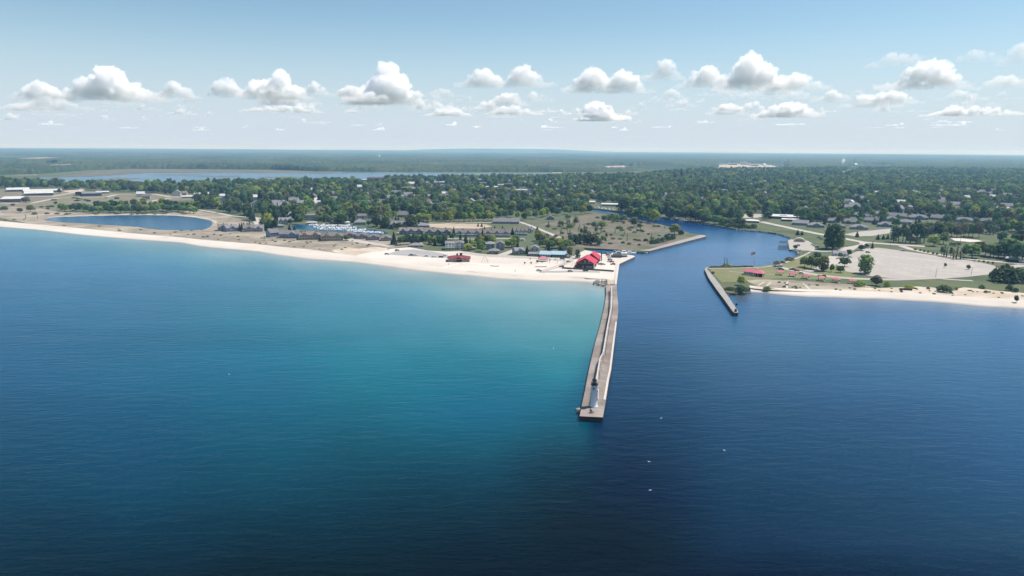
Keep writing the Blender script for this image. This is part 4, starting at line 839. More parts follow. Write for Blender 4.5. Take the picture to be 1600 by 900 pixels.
# ------------------------------------------------------------------ buildings
def building(name, label, x0, x1, yb, h, rise, roof, dep, wall, roofm, rot=0.0, gables=0, win=None, door=False, chim=0, cat='building', group=None, oh=.5, z=1.55, wm=None, white=False, deckm=None):
    """front bottom edge spans x0..x1 at photo row yb; h eave height, rise roof height, in photo pixels; dep metres"""
    p = P((x0+x1)/2, yb, z); s = scale_at(p); w = (x1-x0)/s; H = h/s; K = rise/s
    r = thing(name, label, cat, p, heading(p)+rot, group)
    a = MB()
    if roof == 'gablef':
        a.box(-w/2, w/2, 0, dep, -.3, H)
        a.add([(-w/2,0,H),(w/2,0,H),(0,0,H+K),(-w/2,dep,H),(w/2,dep,H),(0,dep,H+K)], [(0,1,2),(4,3,5)])
    elif roof == 'gable':
        a.box(-w/2, w/2, 0, dep, -.3, H)
        a.add([(-w/2,0,H),(-w/2,dep,H),(-w/2,dep/2,H+K),(w/2,0,H),(w/2,dep,H),(w/2,dep/2,H+K)], [(1,0,2),(3,4,5)])
    elif roof == 'flat':
        a.box(-w/2, w/2, 0, dep, -.3, H)
    else: a.box(-w/2, w/2, 0, dep, -.3, H)
    a.build('wall', wall, r)
    b_ = MB(); t_ = .18; zo = -oh*K/(dep/2 if roof in ('gable','hip') else w/2) if K else 0
    if roof == 'gable':
        y0, y1, ym = -oh, dep+oh, dep/2
        vs = [(-w/2-oh,y0,H+zo),(w/2+oh,y0,H+zo),(w/2+oh,ym,H+K),(-w/2-oh,ym,H+K),(-w/2-oh,y1,H+zo),(w/2+oh,y1,H+zo)]
        vs2 = [(x,y,q+t_) for x,y,q in vs]
        b_.add(vs+vs2, [(0,1,2,3),(3,2,5,4),(6,7,8,9),(9,8,11,10),(0,1,7,6),(4,5,11,10),(0,3,9,6),(3,4,10,9),(1,2,8,7),(2,5,11,8)])
    elif roof == 'gablef':
        vs = [(-w/2-oh,-oh,H+zo),(-w/2-oh,dep+oh,H+zo),(0,dep+oh,H+K),(0,-oh,H+K),(w/2+oh,-oh,H+zo),(w/2+oh,dep+oh,H+zo)]
        vs2 = [(x,y,q+t_) for x,y,q in vs]
        b_.add(vs+vs2, [(0,1,2,3),(3,2,5,4),(6,7,8,9),(9,8,11,10),(0,1,7,6),(4,5,11,10),(0,3,9,6),(3,4,10,9),(1,2,8,7),(2,5,11,8)])
    elif roof == 'hip':
        q = min(w,dep)/2; rx = max(.3, w/2-q*.95)
        vs = [(-w/2-oh,-oh,H),(w/2+oh,-oh,H),(w/2+oh,dep+oh,H),(-w/2-oh,dep+oh,H),(-rx,dep/2,H+K),(rx,dep/2,H+K)]
        vs2 = [(x,y,H-.22) for x,y,_ in vs[:4]]
        b_.add(vs+vs2, [(0,1,5,4),(1,2,5),(2,3,4,5),(3,0,4),(9,8,7,6),(0,1,7,6),(1,2,8,7),(2,3,9,8),(3,0,6,9)])
    elif roof == 'flat':
        b_.box(-w/2-.15, w/2+.15, -.15, dep+.15, H, H+.35)
        b_.box(-w/6, w/12, dep*.4, dep*.7, H+.35, H+1.3)
    elif roof == 'barrel':
        n = 10
        for i in range(n):
            a0, a1 = math.pi*i/n, math.pi*(i+1)/n
            y0, y1 = dep/2-math.cos(a0)*(dep/2+oh), dep/2-math.cos(a1)*(dep/2+oh); z0, z1 = H+math.sin(a0)*K, H+math.sin(a1)*K
            b_.add([(-w/2-oh,y0,z0),(w/2+oh,y0,z0),(w/2+oh,y1,z1),(-w/2-oh,y1,z1)], [(0,1,2,3)])
        b_.add([(sx*(w/2+oh-.02), dep/2-math.cos(math.pi*i/n)*(dep/2+oh), H+math.sin(math.pi*i/n)*K) for sx in (-1,) for i in range(n+1)], [tuple(range(n+1))])
        b_.add([(sx*(w/2+oh-.02), dep/2-math.cos(math.pi*i/n)*(dep/2+oh), H+math.sin(math.pi*i/n)*K) for sx in (1,) for i in range(n+1)], [tuple(range(n+1))])
        b_.add([(-w/2-oh,-oh,H),(w/2+oh,-oh,H),(w/2+oh,dep+oh,H),(-w/2-oh,dep+oh,H)], [(3,2,1,0)])
    rf = b_.build('roof', roofm, r)
    if gables:
        gw = w/gables*.62; gd = dep*.5
        for i in range(gables):
            c = -w/2+w*(i+.5)/gables; k = K*.86; gz = H-.2
            wl_ = MB(); wl_.add([(c-gw/2,-.35,H*.28),(c+gw/2,-.35,H*.28),(c+gw/2,-.35,gz),(c,-.35,gz+k),(c-gw/2,-.35,gz),(c-gw/2,.1,H*.28),(c+gw/2,.1,H*.28),(c+gw/2,.1,gz),(c-gw/2,.1,gz)],
                [(0,1,2,3,4),(0,4,8,5),(1,6,7,2)]); gb = wl_.build('gable', wall, r)
            g2 = MB(); e = .45
            vs = [(c-gw/2-e,-.85,gz-e*k/(gw/2)),(c,-.85,gz+k+.02),(c,gd,gz+k+.02),(c-gw/2-e,gd,gz-e*k/(gw/2)),(c+gw/2+e,-.85,gz-e*k/(gw/2)),(c+gw/2+e,gd,gz-e*k/(gw/2))]
            g2.add(vs+[(x,y,q+.15) for x,y,q in vs], [(0,1,2,3),(1,4,5,2),(6,7,8,9),(7,10,11,8),(0,1,7,6),(1,4,10,7),(0,3,9,6),(4,5,11,10)]); g2.build('gable_roof', roofm, gb)
            if white:
                tr = MB(); tr.add([(c-gw/2-e,-.88,gz-e*k/(gw/2)-.25),(c,-.88,gz+k-.3),(c+gw/2+e,-.88,gz-e*k/(gw/2)-.25),(c+gw/2+e,-.88,gz-e*k/(gw/2)+.15),(c,-.88,gz+k+.17),(c-gw/2-e,-.88,gz-e*k/(gw/2)+.15)], [(0,1,4,5),(1,2,3,4)]); tr.build('gable_trim', m_white, gb)
    if win:
        nr, nc = win
        for i in range(nr):
            for j in range(nc):
                cx = -w/2+w*(j+.5)/nc; zz = H*(i+.30)/nr; wh = min(1.5, H/nr*.5); ww = min(1.3, w/nc*.5); yy = -.04
                if gables: yy = -.38 if any(abs(cx-(-w/2+w*(q+.5)/gables)) < w/gables*.31 for q in range(gables)) else -.04
                q = MB(); q.box(cx-ww/2, cx+ww/2, yy, yy+.1, zz, zz+wh); wo_ = q.build('window', m_glass, r)
                if white:
                    q = MB(); q.box(cx-ww/2-.12, cx+ww/2+.12, yy-.06, yy-.004, zz-.16, zz-.004); q.build('window_sill', m_white, wo_)
    if deckm:   # balcony with white rail along the front
        q = MB(); q.box(-w/2+.3, w/2-.3, -2.2, -.42, H*.42, H*.42+.2); bk = q.build('balcony', m_white, r)
        q = MB(); q.box(-w/2+.3, w/2-.3, -2.25, -2.15, H*.42+.9, H*.42+1.02)
        for i in range(int(w/1.6)+1): q.box(-w/2+.3+i*1.6, -w/2+.4+i*1.6, -2.22, -2.14, 0, H*.42+.95)
        q.build('balcony_rail', m_white, bk)
    if door:
        q = MB(); q.box(-.6+w*.2, .5+w*.2, -.05, .05, 0, min(2.1,H*.6)); q.build('door', m_brownw if wall in (m_wwhite,m_wtan) else m_white, r)
    for i in range(chim):
        q = MB(); cx = -w/2+w*(i+.6)/max(1,chim); q.box(cx-.5,cx+.5,dep*.40,dep*.40+.9,H+K*.4,H+K+1.1); q.build('chimney', wm or m_wtan, rf)
    return r

B = building
EXC = []      # photo areas the scattered town trees leave free
def BX(name, label, x0, x1, yb, h, rise, *a, free=5, **k):
    EXC.append([(x0-1.5, yb-h-1), (x1+1.5, yb-h-1), (x1+2, yb+free), (x0-2, yb+free)])
    return B(name, label, x0, x1, yb, h, rise, *a, **k)

# the red-roofed pair by the quay
r1 = BX('station_building', 'front brown building with bright red gabled roof behind the beach', 900, 928.5, 420, 8.6, 8.2, 'gablef', 21, m_brownw, m_red, rot=R(-6), oh=1.0)
w1 = (28.5)/scale_at(r1.location)
for (fx, fz) in ((-.02,5.6),(.20,5.6),(-.12,1.0),(.10,1.0),(.22,1.0),(.34,1.0)):
    q = MB(); q.box(fx*w1-.6, fx*w1+.6, -.06, .05, fz, fz+1.4); wi = q.build('window', m_white, r1); q = MB(); q.box(fx*w1-.42, fx*w1+.42, -.10, -.065, fz+.15, fz+1.25); q.build('pane', m_glass, wi)
q = MB(); q.box(-.42*w1, .42*w1, -.10, -.01, 4.7, 4.95); q.build('trim_board', m_wtan, r1)
q = MB(); q.box(.46*w1, .50*w1+.25, -.25, .8, -.2, 4.8); q.build('corner_post', m_white, r1)
r2 = BX('station_building', 'rear brown building with bright red gabled roof beside the basin', 914.5, 934, 411.5, 8.0, 7.4, 'gablef', 16, m_brownw, m_red, rot=R(-8), oh=.9, win=(1,3))
q = MB(); q.box(6.2,7.0,15.5,16.3,0,9); q.build('chimney', m_brownw, r2.children[1])
# bathhouse
bh = BX('bathhouse', 'beach bathhouse with dark red hipped roof standing alone on the sand', 700.5, 734, 409.2, 5.4, 3.6, 'hip', 13, m_pinkw, m_maroon, oh=.9)
sb = scale_at(bh.location); q = MB(); q.box(-3.2,3.4,-1.6,.05,-.2,2.9); q.box(-2.5,2.7,-1.7,-1.58,.2,2.2,1); q.build('porch', [m_pinkw,m_black], bh)
q = MB(); q.add([(-3.9,-2.2,2.8),(3.9,-2.2,2.8),(3.9,3,3.9),(-3.9,3,3.9),(0,-2.2,4.6),(0,4,5.0)], [(0,4,5,3),(4,1,2,5),(0,1,4)]); q.build('porch_roof', m_maroon, bh)
q = MB(); q.box(.6,3.0,6,7.6,4,7.0); q.build('chimney', m_brownw, bh.children[1]); q = MB(); q.lathe([(.8,5),(.8,6.4),(.1,7.2)],8,(-1.6,6.5)); q.build('cupola', m_maroon, bh.children[1])
for fx in (-7.5,-5.2,6,8): q = MB(); q.box(fx-.5,fx+.5,-.06,.04,1.2,1.9); q.build('window', m_glass, bh)
# white condo block by the beach lot and neighbours
BX('condominium', 'white three storey condominium with balconies facing the beach', 696, 710, 390.5, 10.5, 2.2, 'hip', 12, m_wwhite, m_roofg, win=(3,3), deckm=1, group='white beach condominiums')
BX('condominium', 'white condominium wing with arched gable right of the flat balconied one', 711.5, 725, 390, 10.5, 2.6, 'hip', 12, m_wwhite, m_roofg, win=(3,2), gables=1, group='white beach condominiums')
BX('cottage', 'small brown roofed cottage right of the white condominium', 732, 743, 390.6, 3, 2.6, 'hip', 8, m_wgrey, m_roofb, win=(1,3))
BX('house', 'tall rounded grey house on the left of the beach street corner', 759, 772.5, 390, 9, 3.2, 'hip', 10, m_wgrey, m_roofg, win=(3,2))
BX('house', 'tall grey gabled house beside the beach street corner', 775, 788, 391, 10, 3.6, 'gablef', 11, m_wgrey, m_roofg, win=(3,2))
BX('house', 'low hipped grey house in front of the two tall grey ones', 764, 780, 396.5, 4.5, 3.4, 'hip', 9, m_wtan, m_roofg, win=(1,3), door=True)
BX('house', 'grey gabled house right of the street that leads to the beach', 805, 821, 397.6, 6, 4, 'gable', 10, m_wgrey, m_roofg, rot=R(20), win=(2,3), gables=1)
BX('house', 'white gabled house half behind trees above the beach cabins', 829, 842, 392.5, 5, 3.2, 'gablef', 9, m_wwhite, m_roofg, win=(1,2))
BX('cabin', 'grey flat cabin left of the two pale blue roofs', 826, 843, 400, 3.4, 1.6, 'gable', 8, m_wgrey, m_roofg, win=(1,4))
BX('cabin', 'left beach cabin with pale blue roof and white gable end', 843.6, 859.5, 401.3, 4.2, 3.6, 'gable', 11, m_wwhite, m_roofbl, rot=R(-8), win=(1,4), oh=.8)
BX('cabin', 'right beach cabin with long pale blue roof', 862.5, 885, 401.6, 4.2, 3.6, 'gable', 11, m_wblue, m_roofbl, rot=R(-4), win=(1,6), oh=.8)
BX('shed', 'low grey roofed shed in front of the dark row of trees', 639.5, 661, 386, 2.6, 3.2, 'hip', 9, m_wgrey, m_roofg, win=(1,3), door=True)
BX('house', 'small blue grey house alone at the edge of the brown river field', 854, 866, 343.4, 3.4, 2.8, 'gablef', 9, m_wblue, m_roofg, win=(1,2))
BX('storage_shed', 'long grey roofed storage building above the bare sand lot', 769.5, 811, 349.8, 3.4, 4.6, 'gable', 17, m_wgrey, m_roofg, rot=R(-6), win=(1,8))
BX('garage_row', 'long low dark garage in the hollow left of the park trees', 801, 819, 376, 2.2, 1.2, 'gable', 8, m_wwhite, m_roofg, rot=R(-14))
# blue grey row houses with white gables
for x0, x1, yb, lab, wh, wl_ in ((624,661,366.4,'row house block nearest the marina with three blue gables',False,m_wblue),(664.5,704.5,367.4,'row house block with three gables left of the lone dark spruce',False,m_wblue),
        (711.5,752,369,'row house block with three white trimmed gables and white balconies',True,m_wblue),(756,797,369.4,'row house block with white walkways and three blue gables',True,m_wblue)):
    BX('row_house', lab, x0, x1, yb, 5.6, 4.6, 'gable', 13, wl_, m_roofb, gables=3, win=(2,6), white=wh, deckm=1 if wh else None, chim=2, wm=m_wblue, group='blue grey row houses behind the beach')
BX('row_house', 'white clustered row house block at the top of the green slope', 804, 824, 367.6, 7, 4.4, 'gable', 12, m_wwhite, m_roofb, gables=3, win=(2,6), white=True, deckm=1, chim=1, wm=m_wwhite)
BX('row_house', 'white gable end house right of the clustered white block', 823, 831.5, 364, 5, 3.6, 'gablef', 10, m_wwhite, m_roofg, win=(2,2))
# condominiums on the dune before the marina
BX('condominium', 'blue grey condominium with steep white edged roof left of the dune row', 422.5, 437, 370.4, 7, 5.5, 'gable', 12, m_wblue, m_roofg, rot=R(24), win=(2,3), white=True, chim=1)
BX('condominium', 'dark condominium with white gable edge second in the dune row', 436.5, 448.5, 372, 6.5, 5.5, 'gable', 11, m_wblue, m_roofg, rot=R(-12), win=(2,3), white=True)
BX('condominium', 'grey condominium with pale right end third in the dune row', 446.5, 467, 372.3, 6.5, 5, 'gable', 12, m_wblue, m_roofg, rot=R(-16), gables=1, win=(2,4), white=True)
BX('condominium', 'broad brown roofed condominium with tan right end in the dune row', 468.5, 501, 374.6, 7.4, 5, 'hip', 15, m_wtan, m_roofb, gables=2, win=(2,8), chim=2, wm=m_wtan)
BX('condominium', 'broad brown roofed condominium nearest the sandy gap of the dune row', 502.5, 536, 376.4, 7.6, 5, 'hip', 15, m_wtan, m_roofb, gables=2, win=(2,8), chim=2, wm=m_wtan)
for x0, x1, yb, lab in ((537.5,556,371.6,'brown hipped condominium just behind the dark round tree'),(556.5,574.5,373,'brown hipped condominium with white entry behind the gravel lot'),(575,592.5,375,'brown hipped condominium at the bend of the gravel lot'),(595,611.5,376.4,'last brown hipped condominium before the tall spruce')):
    BX('condominium', lab, x0, x1, yb, 5, 4.2, 'hip', 12, m_wgrey, m_roofb, win=(2,4), gables=1, white=True)
for x0, x1, yb, lab, ro in ((341,356,360.6,'low brown house at the left end of the pond condominiums',0),(354.5,372.5,361.6,'grey gabled condominium nearest the pond with steep left roof',20),(381,398,362,'dark wide condominium right of the pond spruces',0),(398,410.5,361.8,'grey condominium with white gable by the beach road end',-14)):
    BX('condominium', lab, x0, x1, yb, 5.6, 4.6, 'gable', 12, m_wgrey if ro <= 0 else m_wblue, m_roofb if ro == 0 else m_roofg, rot=R(ro), gables=1, win=(2,3), white=True, chim=1)
# around the marina
BX('house', 'white house with two tall gables left of the marina basin', 436, 450, 350.6, 6.4, 3.8, 'gable', 10, m_wwhite, m_roofg, gables=2, win=(2,4), white=True)
BX('house', 'large grey roofed house touching the white two gabled house', 447, 461, 347.6, 4, 5, 'hip', 13, m_wgrey, m_roofg, win=(1,4))
BX('house', 'white house with grey roof behind the big grey one by the marina', 448.5, 462.5, 340, 4.4, 3.6, 'gable', 11, m_wwhite, m_roofg, gables=1, win=(2,4))
BX('inn', 'white flat fronted three storey inn overlooking the marina', 478, 497.5, 343.6, 7.4, 1.6, 'hip', 14, m_wwhite, m_roofg, win=(3,7))
BX('house', 'low grey roofed house behind the dune row, left one', 424, 434, 351, 2.6, 2.6, 'hip', 9, m_wgrey, m_roofg, win=(1,3))
BX('house', 'low grey roofed house just in front of the white two gabled house', 431, 443, 355.5, 2.8, 2.6, 'hip', 9, m_wgrey, m_roofg, win=(1,3))
BX('pavilion', 'pale open pavilion with flat roof on the far side of the marina', 479, 495, 350.2, 2.6, 1.0, 'hip', 8, m_wtan, m_roofw)
BX('house', 'grey hipped house with tall roof right of the marina boats', 554, 571, 351.6, 4.2, 5.4, 'hip', 14, m_wgrey, m_roofg, win=(1,4))
BX('condominium', 'long low condominium with white end wall behind the marina', 552.5, 578, 341.6, 4.2, 3, 'gable', 12, m_wwhite, m_roofb, win=(2,6))
BX('condominium', 'long blue grey condominium stepping down to the right of the marina', 580, 606, 349.4, 6, 6.4, 'gable', 16, m_wblue, m_roofg, rot=R(-24), win=(2,6), gables=2, chim=2, wm=m_wblue)
BX('condominium', 'grey condominium hidden by spruces behind the row house blocks', 609, 639, 356.4, 5, 5.6, 'gable', 16, m_wgrey, m_roofg, rot=R(-14), win=(1,5), gables=2)
BX('condominium', 'upper grey long roofed condominium on the slope below the wood', 621, 637, 339.4, 3.6, 5.6, 'gable', 14, m_wgrey, m_roofg, rot=R(-26), win=(1,4))
BX('condominium', 'lower grey long roofed condominium left of the bare sand lot', 633, 652, 346.6, 3.8, 5.4, 'gable', 14, m_wgrey, m_roofg, rot=R(-20), win=(1,4))
BX('house', 'low grey roofed house by the left corner of the sand lot', 651.5, 671, 355, 2.6, 3.6, 'hip', 11, m_wgrey, m_roofg, win=(1,4))
BX('boathouse', 'small white roofed hut by the boats in the trees', 539, 546.5, 349.6, 2.2, 1.8, 'hip', 8, m_wwhite, m_roofw)
BX('house', 'pale walled house between trees left of the hipped marina house', 531.5, 537, 339.4, 3.2, 1.8, 'gablef', 9, m_wtan, m_roofg)
BX('house', 'grey gabled house at the shaded end of the marina walk', 512, 520, 346, 2.6, 2.2, 'gable', 9, m_wgrey, m_roofg)
# industrial sheds on the left
BX('warehouse', 'rear white barrel roofed warehouse of the industrial yard', 14, 43, 299.4, 3, 2.4, 'barrel', 50, m_mauve, m_roofw)
BX('warehouse', 'long rear warehouse with thin white roof line', 42, 92, 300.6, 2.6, 1.4, 'gable', 55, m_mauve, m_roofw)
BX('warehouse', 'middle warehouse with white curved roof and dark doors', 42.5, 80, 305.6, 3.6, 2.6, 'barrel', 50, m_mauve, m_roofw, win=(1,5))
BX('warehouse', 'nearest warehouse with white roof and long purple grey wall', 3, 30, 315.8, 4.8, 2.4, 'gable', 60, m_mauve, m_roofw, rot=R(-14))
BX('warehouse', 'square brown block standing beside the teal shed', 119, 129, 305.6, 6, .6, 'flat', 28, m_brownw, m_roofw)
BX('warehouse', 'long teal metal shed on the industrial road', 130.5, 157, 306.4, 4.2, 1.4, 'gable', 34, m_teal, m_roofg, win=(1,2))
BX('warehouse', 'pale low shed attached behind the teal one', 152, 169, 302.6, 2.6, 1.0, 'gable', 26, m_wtan, m_roofw)
BX('hall', 'large plain white box hall among the trees above the pond', 305, 329.5, 310.4, 7.4, 1.0, 'flat', 40, m_wwhite, m_roofw)
BX('warehouse', 'low sheds left of the white box hall with pale roof', 285, 303, 309.4, 2.2, 1.2, 'gable', 22, m_wgrey, m_roofw)
# right: subdivision
SUB = [(1236,1263,352,'left end house of the subdivision above the river road'),(1262,1289,355.6,'wide grey house second from the left along the river road'),(1288,1312,348.6,'grey house with long hip roof behind the second road house'),(1299,1322,356.8,'grey house partly behind the big round riverside tree'),
 (1314,1338,349.8,'grey house with dark front above the tan lot'),(1329,1357,358.6,'nearest grey house beside the tan lot with pale front'),(1330,1343,339,'small roof in the third row of the subdivision'),(1342,1357,341.2,'grey roof between dark spruces in the third row'),(1349,1373,348,'broad bright grey roof left of the tall spruce'),
 (1371.5,1394,354.6,'long dark fronted house at the right end of the tan lot'),(1311,1321,336,'small far roof at the top left of the subdivision'),(1367,1382,337.6,'grey roof at the far top of the subdivision'),(1385,1416,341,'light grey roof with many hips right of the subdivision middle'),(1382,1405,346,'long grey roof above the dark fronted house'),
 (1404,1424,350.4,'grey gabled roof left of the tall pines'),(1421,1451,343.4,'brownish grey roof with white gable end above the pine grove'),(1453,1483,344,'grey house with two gables above the grey wood'),(1487,1524,347.8,'largest grey hip roof above the grey wood'),(1526,1551,349,'blue grey house with dark gables at the right end of the subdivision')]
for i, (x0,x1,yb,lab) in enumerate(SUB):
    x0, x1 = x0+(x1-x0)*.07, x1-(x1-x0)*.07
    BX('house', lab, x0, x1, yb, 3.6, 4.2, 'hip' if i % 4 else 'gable', 12, m_wgrey if i % 3 else m_wblue, m_roofg, rot=R([-12,8,-6,14][i % 4]), gables=1 if i % 2 else 0, win=(1,4), white=True, group='grey roofed subdivision houses', free=6)
BX('school', 'long low school building with white flat roof above the river road', 1204, 1246, 342.4, 3.6, 1, 'flat', 40, m_brick, m_roofw, win=(1,10))
BX('school', 'lower wing of the school with dark front', 1222, 1247, 346, 2.6, 1, 'flat', 20, m_brownw, m_roofw)
BX('house', 'white roofed riverside house with dark front above the bank', 1163, 1185, 347.8, 2.6, 2, 'hip', 16, m_brownw, m_roofw)
BX('house', 'grey flat roofed house in trees above the river bank', 1136, 1148, 340.6, 3, 1.6, 'hip', 14, m_wgrey, m_roofg)
BX('house', 'tan roofed boathouse at the water below the wooded bank', 1113.5, 1121, 346.4, 2, 1.6, 'hip', 9, m_wtan, m_tanfill)
BX('restroom_building', 'grey roofed park building with white left wall at the lot entrance', 1303, 1322, 400.6, 4.4, 3.4, 'gable', 10, m_wwhite, m_roofg, rot=R(8), door=True, win=(1,3))
BX('cottage', 'dark park cottage under the trees at the right edge', 1573, 1587, 408.6, 4, 2, 'gable', 9, m_brownw, m_roofw, rot=R(-10))
BX('cottage', 'white roofed cottage cut by the right edge behind the big bush', 1594, 1612, 412, 3, 2, 'gable', 9, m_wgrey, m_roofw)
# landmarks across the town
BX('apartment_block', 'long pale grey three storey block among the town trees', 628, 662, 299.4, 4.6, 1.6, 'gable', 18, m_wgrey, m_roofg)
BX('factory', 'large dark brick factory with arched roof beside the inland lake', 574, 601, 284.4, 5.4, 1.6, 'barrel', 60, m_brick, m_brownw)
BX('factory', 'low pale shed left of the dark brick factory', 556, 574, 283, 2.2, .8, 'flat', 40, m_wtan, m_roofw)
BX('shop_block', 'pale flat roofed shop block at the left of downtown', 661.5, 671, 288.6, 3, .6, 'flat', 30, m_wtan, m_roofw)
BX('shop_block', 'long white roofed shop block in the trees left of downtown', 678, 699, 287.4, 2.6, .6, 'flat', 34, m_wgrey, m_roofw)
BX('shop_block', 'white roofed shop row left of the brick downtown block', 724, 747, 290, 3, .6, 'flat', 30, m_wgrey, m_roofw)
BX('shop_block', 'brick downtown block with several storeys', 746, 760, 291.4, 5, .6, 'flat', 30, m_brick, m_roofb)
BX('shop_block', 'downtown block with wide white roof below the brick one', 757, 778, 295.4, 3.4, .6, 'flat', 30, m_brick, m_roofw)
BX('shop_block', 'tall dark brick block at the right of downtown', 787, 801, 293.8, 5.4, .6, 'flat', 30, m_brick, m_brownw)
BX('shop_block', 'pale yellow block between the two brick downtown blocks', 778, 787, 293, 4, .6, 'flat', 26, m_wtan, m_roofw)
BX('shop_block', 'low tan roofed block in front of downtown', 775, 803, 297.6, 2.6, .6, 'flat', 24, m_brick, m_roofw)
BX('shop_block', 'blue white office with pale roof right of downtown', 805.5, 824, 303, 6, .6, 'flat', 26, m_wwhite, m_roofw)
BX('shop_block', 'small block with bright white roof above the office', 833, 841, 291.8, 3.2, .5, 'flat', 22, m_wwhite, m_roofw)
BX('shop_block', 'pale roofed hall in the trees right of downtown', 846, 861, 287, 3.4, .6, 'flat', 30, m_brick, m_roofw)
BX('mill', 'left mill building with pale orange wall by the lake', 863, 878, 273.8, 3, .6, 'flat', 60, m_tanfill, m_roofw, free=3)
BX('mill', 'dark mill building between the pale lakeside halls', 878, 898, 274.6, 4, .6, 'flat', 60, m_brownw, m_brownw, free=3)
BX('mill', 'right mill building with white wall by the lake', 898, 915, 275.2, 3, .6, 'flat', 60, m_wwhite, m_roofw, free=3)
BX('hall', 'grey flat hall in light green trees below downtown', 804, 829, 317.4, 4, .8, 'flat', 22, m_wgrey, m_roofg)
BX('house', 'wide grey gabled house right of the flat hall', 841, 866, 318.4, 3, 4, 'gable', 16, m_wgrey, m_roofg, gables=1)
BX('marina_hall', 'long white roofed building above the river moorings', 940, 968, 322.4, 3, 1.4, 'gable', 18, m_wtan, m_roofw)
BX('marina_hall', 'low white building on the grass left of the river moorings', 921, 930, 318.6, 3, 1.2, 'gable', 16, m_wwhite, m_roofw)
BX('shop_block', 'white flat roof in trees above the river bend', 905, 928, 308.6, 2.6, .6, 'flat', 24, m_wtan, m_roofw)
BX('house', 'tan roofed long house in the trees above the right river bank', 1008, 1032, 318, 3, 2.4, 'gable', 16, m_wtan, m_roofb)
BX('storage_hall', 'long white roofed hall on the far shore of the inland lake', 636, 663, 267.6, 2, .8, 'gable', 70, m_wwhite, m_roofw, free=2)

# generic small town houses, half hidden by trees
TH = []
def small_house(i, wall, roofm, sub):
    r = thing('house', 'x', 'house'); a = MB(); a.box(-5.5,5.5,0,8,-.3,4.6); a.add([(-5.5,0,4.6),(-5.5,8,4.6),(-5.5,4,7.6),(5.5,0,4.6),(5.5,8,4.6),(5.5,4,7.6)], [(1,0,2),(3,4,5)]) if sub == 0 else a.add([(-5.5,0,4.6),(5.5,0,4.6),(0,0,8.2),(-5.5,8,4.6),(5.5,8,4.6),(0,8,8.2)], [(0,1,2),(4,3,5)])
    a.build('wall', wall, r); b_ = MB()
    vs = [(-6,-.6,4.3),(6,-.6,4.3),(6,4,7.7),(-6,4,7.7),(-6,8.6,4.3),(6,8.6,4.3)] if sub == 0 else [(-6.1,-.5,4.3),(-6.1,8.5,4.3),(0,8.5,8.3),(0,-.5,8.3),(6.1,-.5,4.3),(6.1,8.5,4.3)]
    b_.add(vs+[(x,y,z+.2) for x,y,z in vs], [(0,1,2,3),(3,2,5,4),(6,7,8,9),(9,8,11,10),(0,1,7,6),(4,5,11,10),(0,3,9,6),(3,4,10,9),(1,2,8,7),(2,5,11,8)])
    b_.build('roof', roofm, r); return r
protos = [('white walled house with grey roof', small_house(0,m_wwhite,m_roofg,0)),('white gable fronted house with grey roof', small_house(1,m_wwhite,m_roofg,1)),('grey house with brown roof', small_house(2,m_wgrey,m_roofb,0)),('tan house with brown roof', small_house(3,m_wtan,m_roofb,1)),('blue grey house with grey roof', small_house(4,m_wblue,m_roofg,0)),('house with pale flat looking roof', small_house(5,m_wwhite,m_roofw,0))]
hr = random.Random(21); used = [0]*len(protos)
zones = [((210,305,560,330),56,'among the trees behind the pond and marina'),((430,290,700,330),66,'in the leafy town left of downtown'),((690,284,900,322),46,'around downtown'),((900,285,1200,330),36,'in the wood above the river'),((1240,300,1600,336),64,'in the wood above the subdivision')]
for (x0,y0,x1,y1), n, where in zones:
    for i in range(n):
        x, y = hr.uniform(x0,x1), hr.uniform(y0,y1); k = hr.choice([0,0,1,1,2,3,4,5]); nm, pr = protos[k]
        if any(inpoly(x, y, e) for e in EXC) or (x < 330 and y > 312) or (880 < x < 1100 and y > 322) : continue
        p = P(x,y,1.5); lab = f'{nm} {where}'; gp = f'town houses {where}'; rz = heading(p)+R(hr.choice([-14,0,9,76])); sc = hr.uniform(1.05,1.6)
        if used[k] == 0: pr.location = p; pr.rotation_euler = (0,0,rz); pr.scale = (sc,)*3; pr['label'] = lab; pr['group'] = gp
        else: dup(pr, p, rz, sc, lab, gp)
        used[k] += 1; s = scale_at(p)
        EXC.append([(x-6*s*sc, y-3), (x+6*s*sc, y-3), (x+6*s*sc, y+4.6), (x-6*s*sc, y+4.6)])
# church, water tower, plant, masts
def spire(px, py, hpx, wpx, label):
    p = P(px,py,1.5); s = scale_at(p); h = hpx/s; w = wpx/s; r = thing('church', label, 'church', p, heading(p)+.3)
    a = MB(); a.box(-w/2,w/2,-w/2,w/2,-1,h*.55); a.build('tower', m_brick, r)
    a = MB(); a.add([(-w*.55,-w*.55,h*.55),(w*.55,-w*.55,h*.55),(w*.55,w*.55,h*.55),(-w*.55,w*.55,h*.55),(0,0,h)], [(0,1,4),(1,2,4),(2,3,4),(3,0,4),(3,2,1,0)]); a.build('spire', m_black, r)
    a = MB(); a.box(-w*.9,w*.9,w*.5,w*4,-1,h*.28); a.add([(-w,w*.45,h*.28),(w,w*.45,h*.28),(w,w*4,h*.28),(-w,w*4,h*.28),(0,w*.45,h*.42),(0,w*4,h*.42)], [(0,1,4),(0,4,5,3),(1,2,5,4),(2,3,5)]); a.build('nave', m_brick, r)
spire(1064, 284, 22, 3.2, 'church with tallest dark pointed spire above the wood'); spire(1053.5, 284, 16, 4.5, 'church with shorter dark twin topped tower left of the tall spire')
p = P(592.6, 250.6, 2.2); s = scale_at(p); wt = thing('water_tower', 'white water tower rising from the far forest', 'water tower', p); h = 8/s
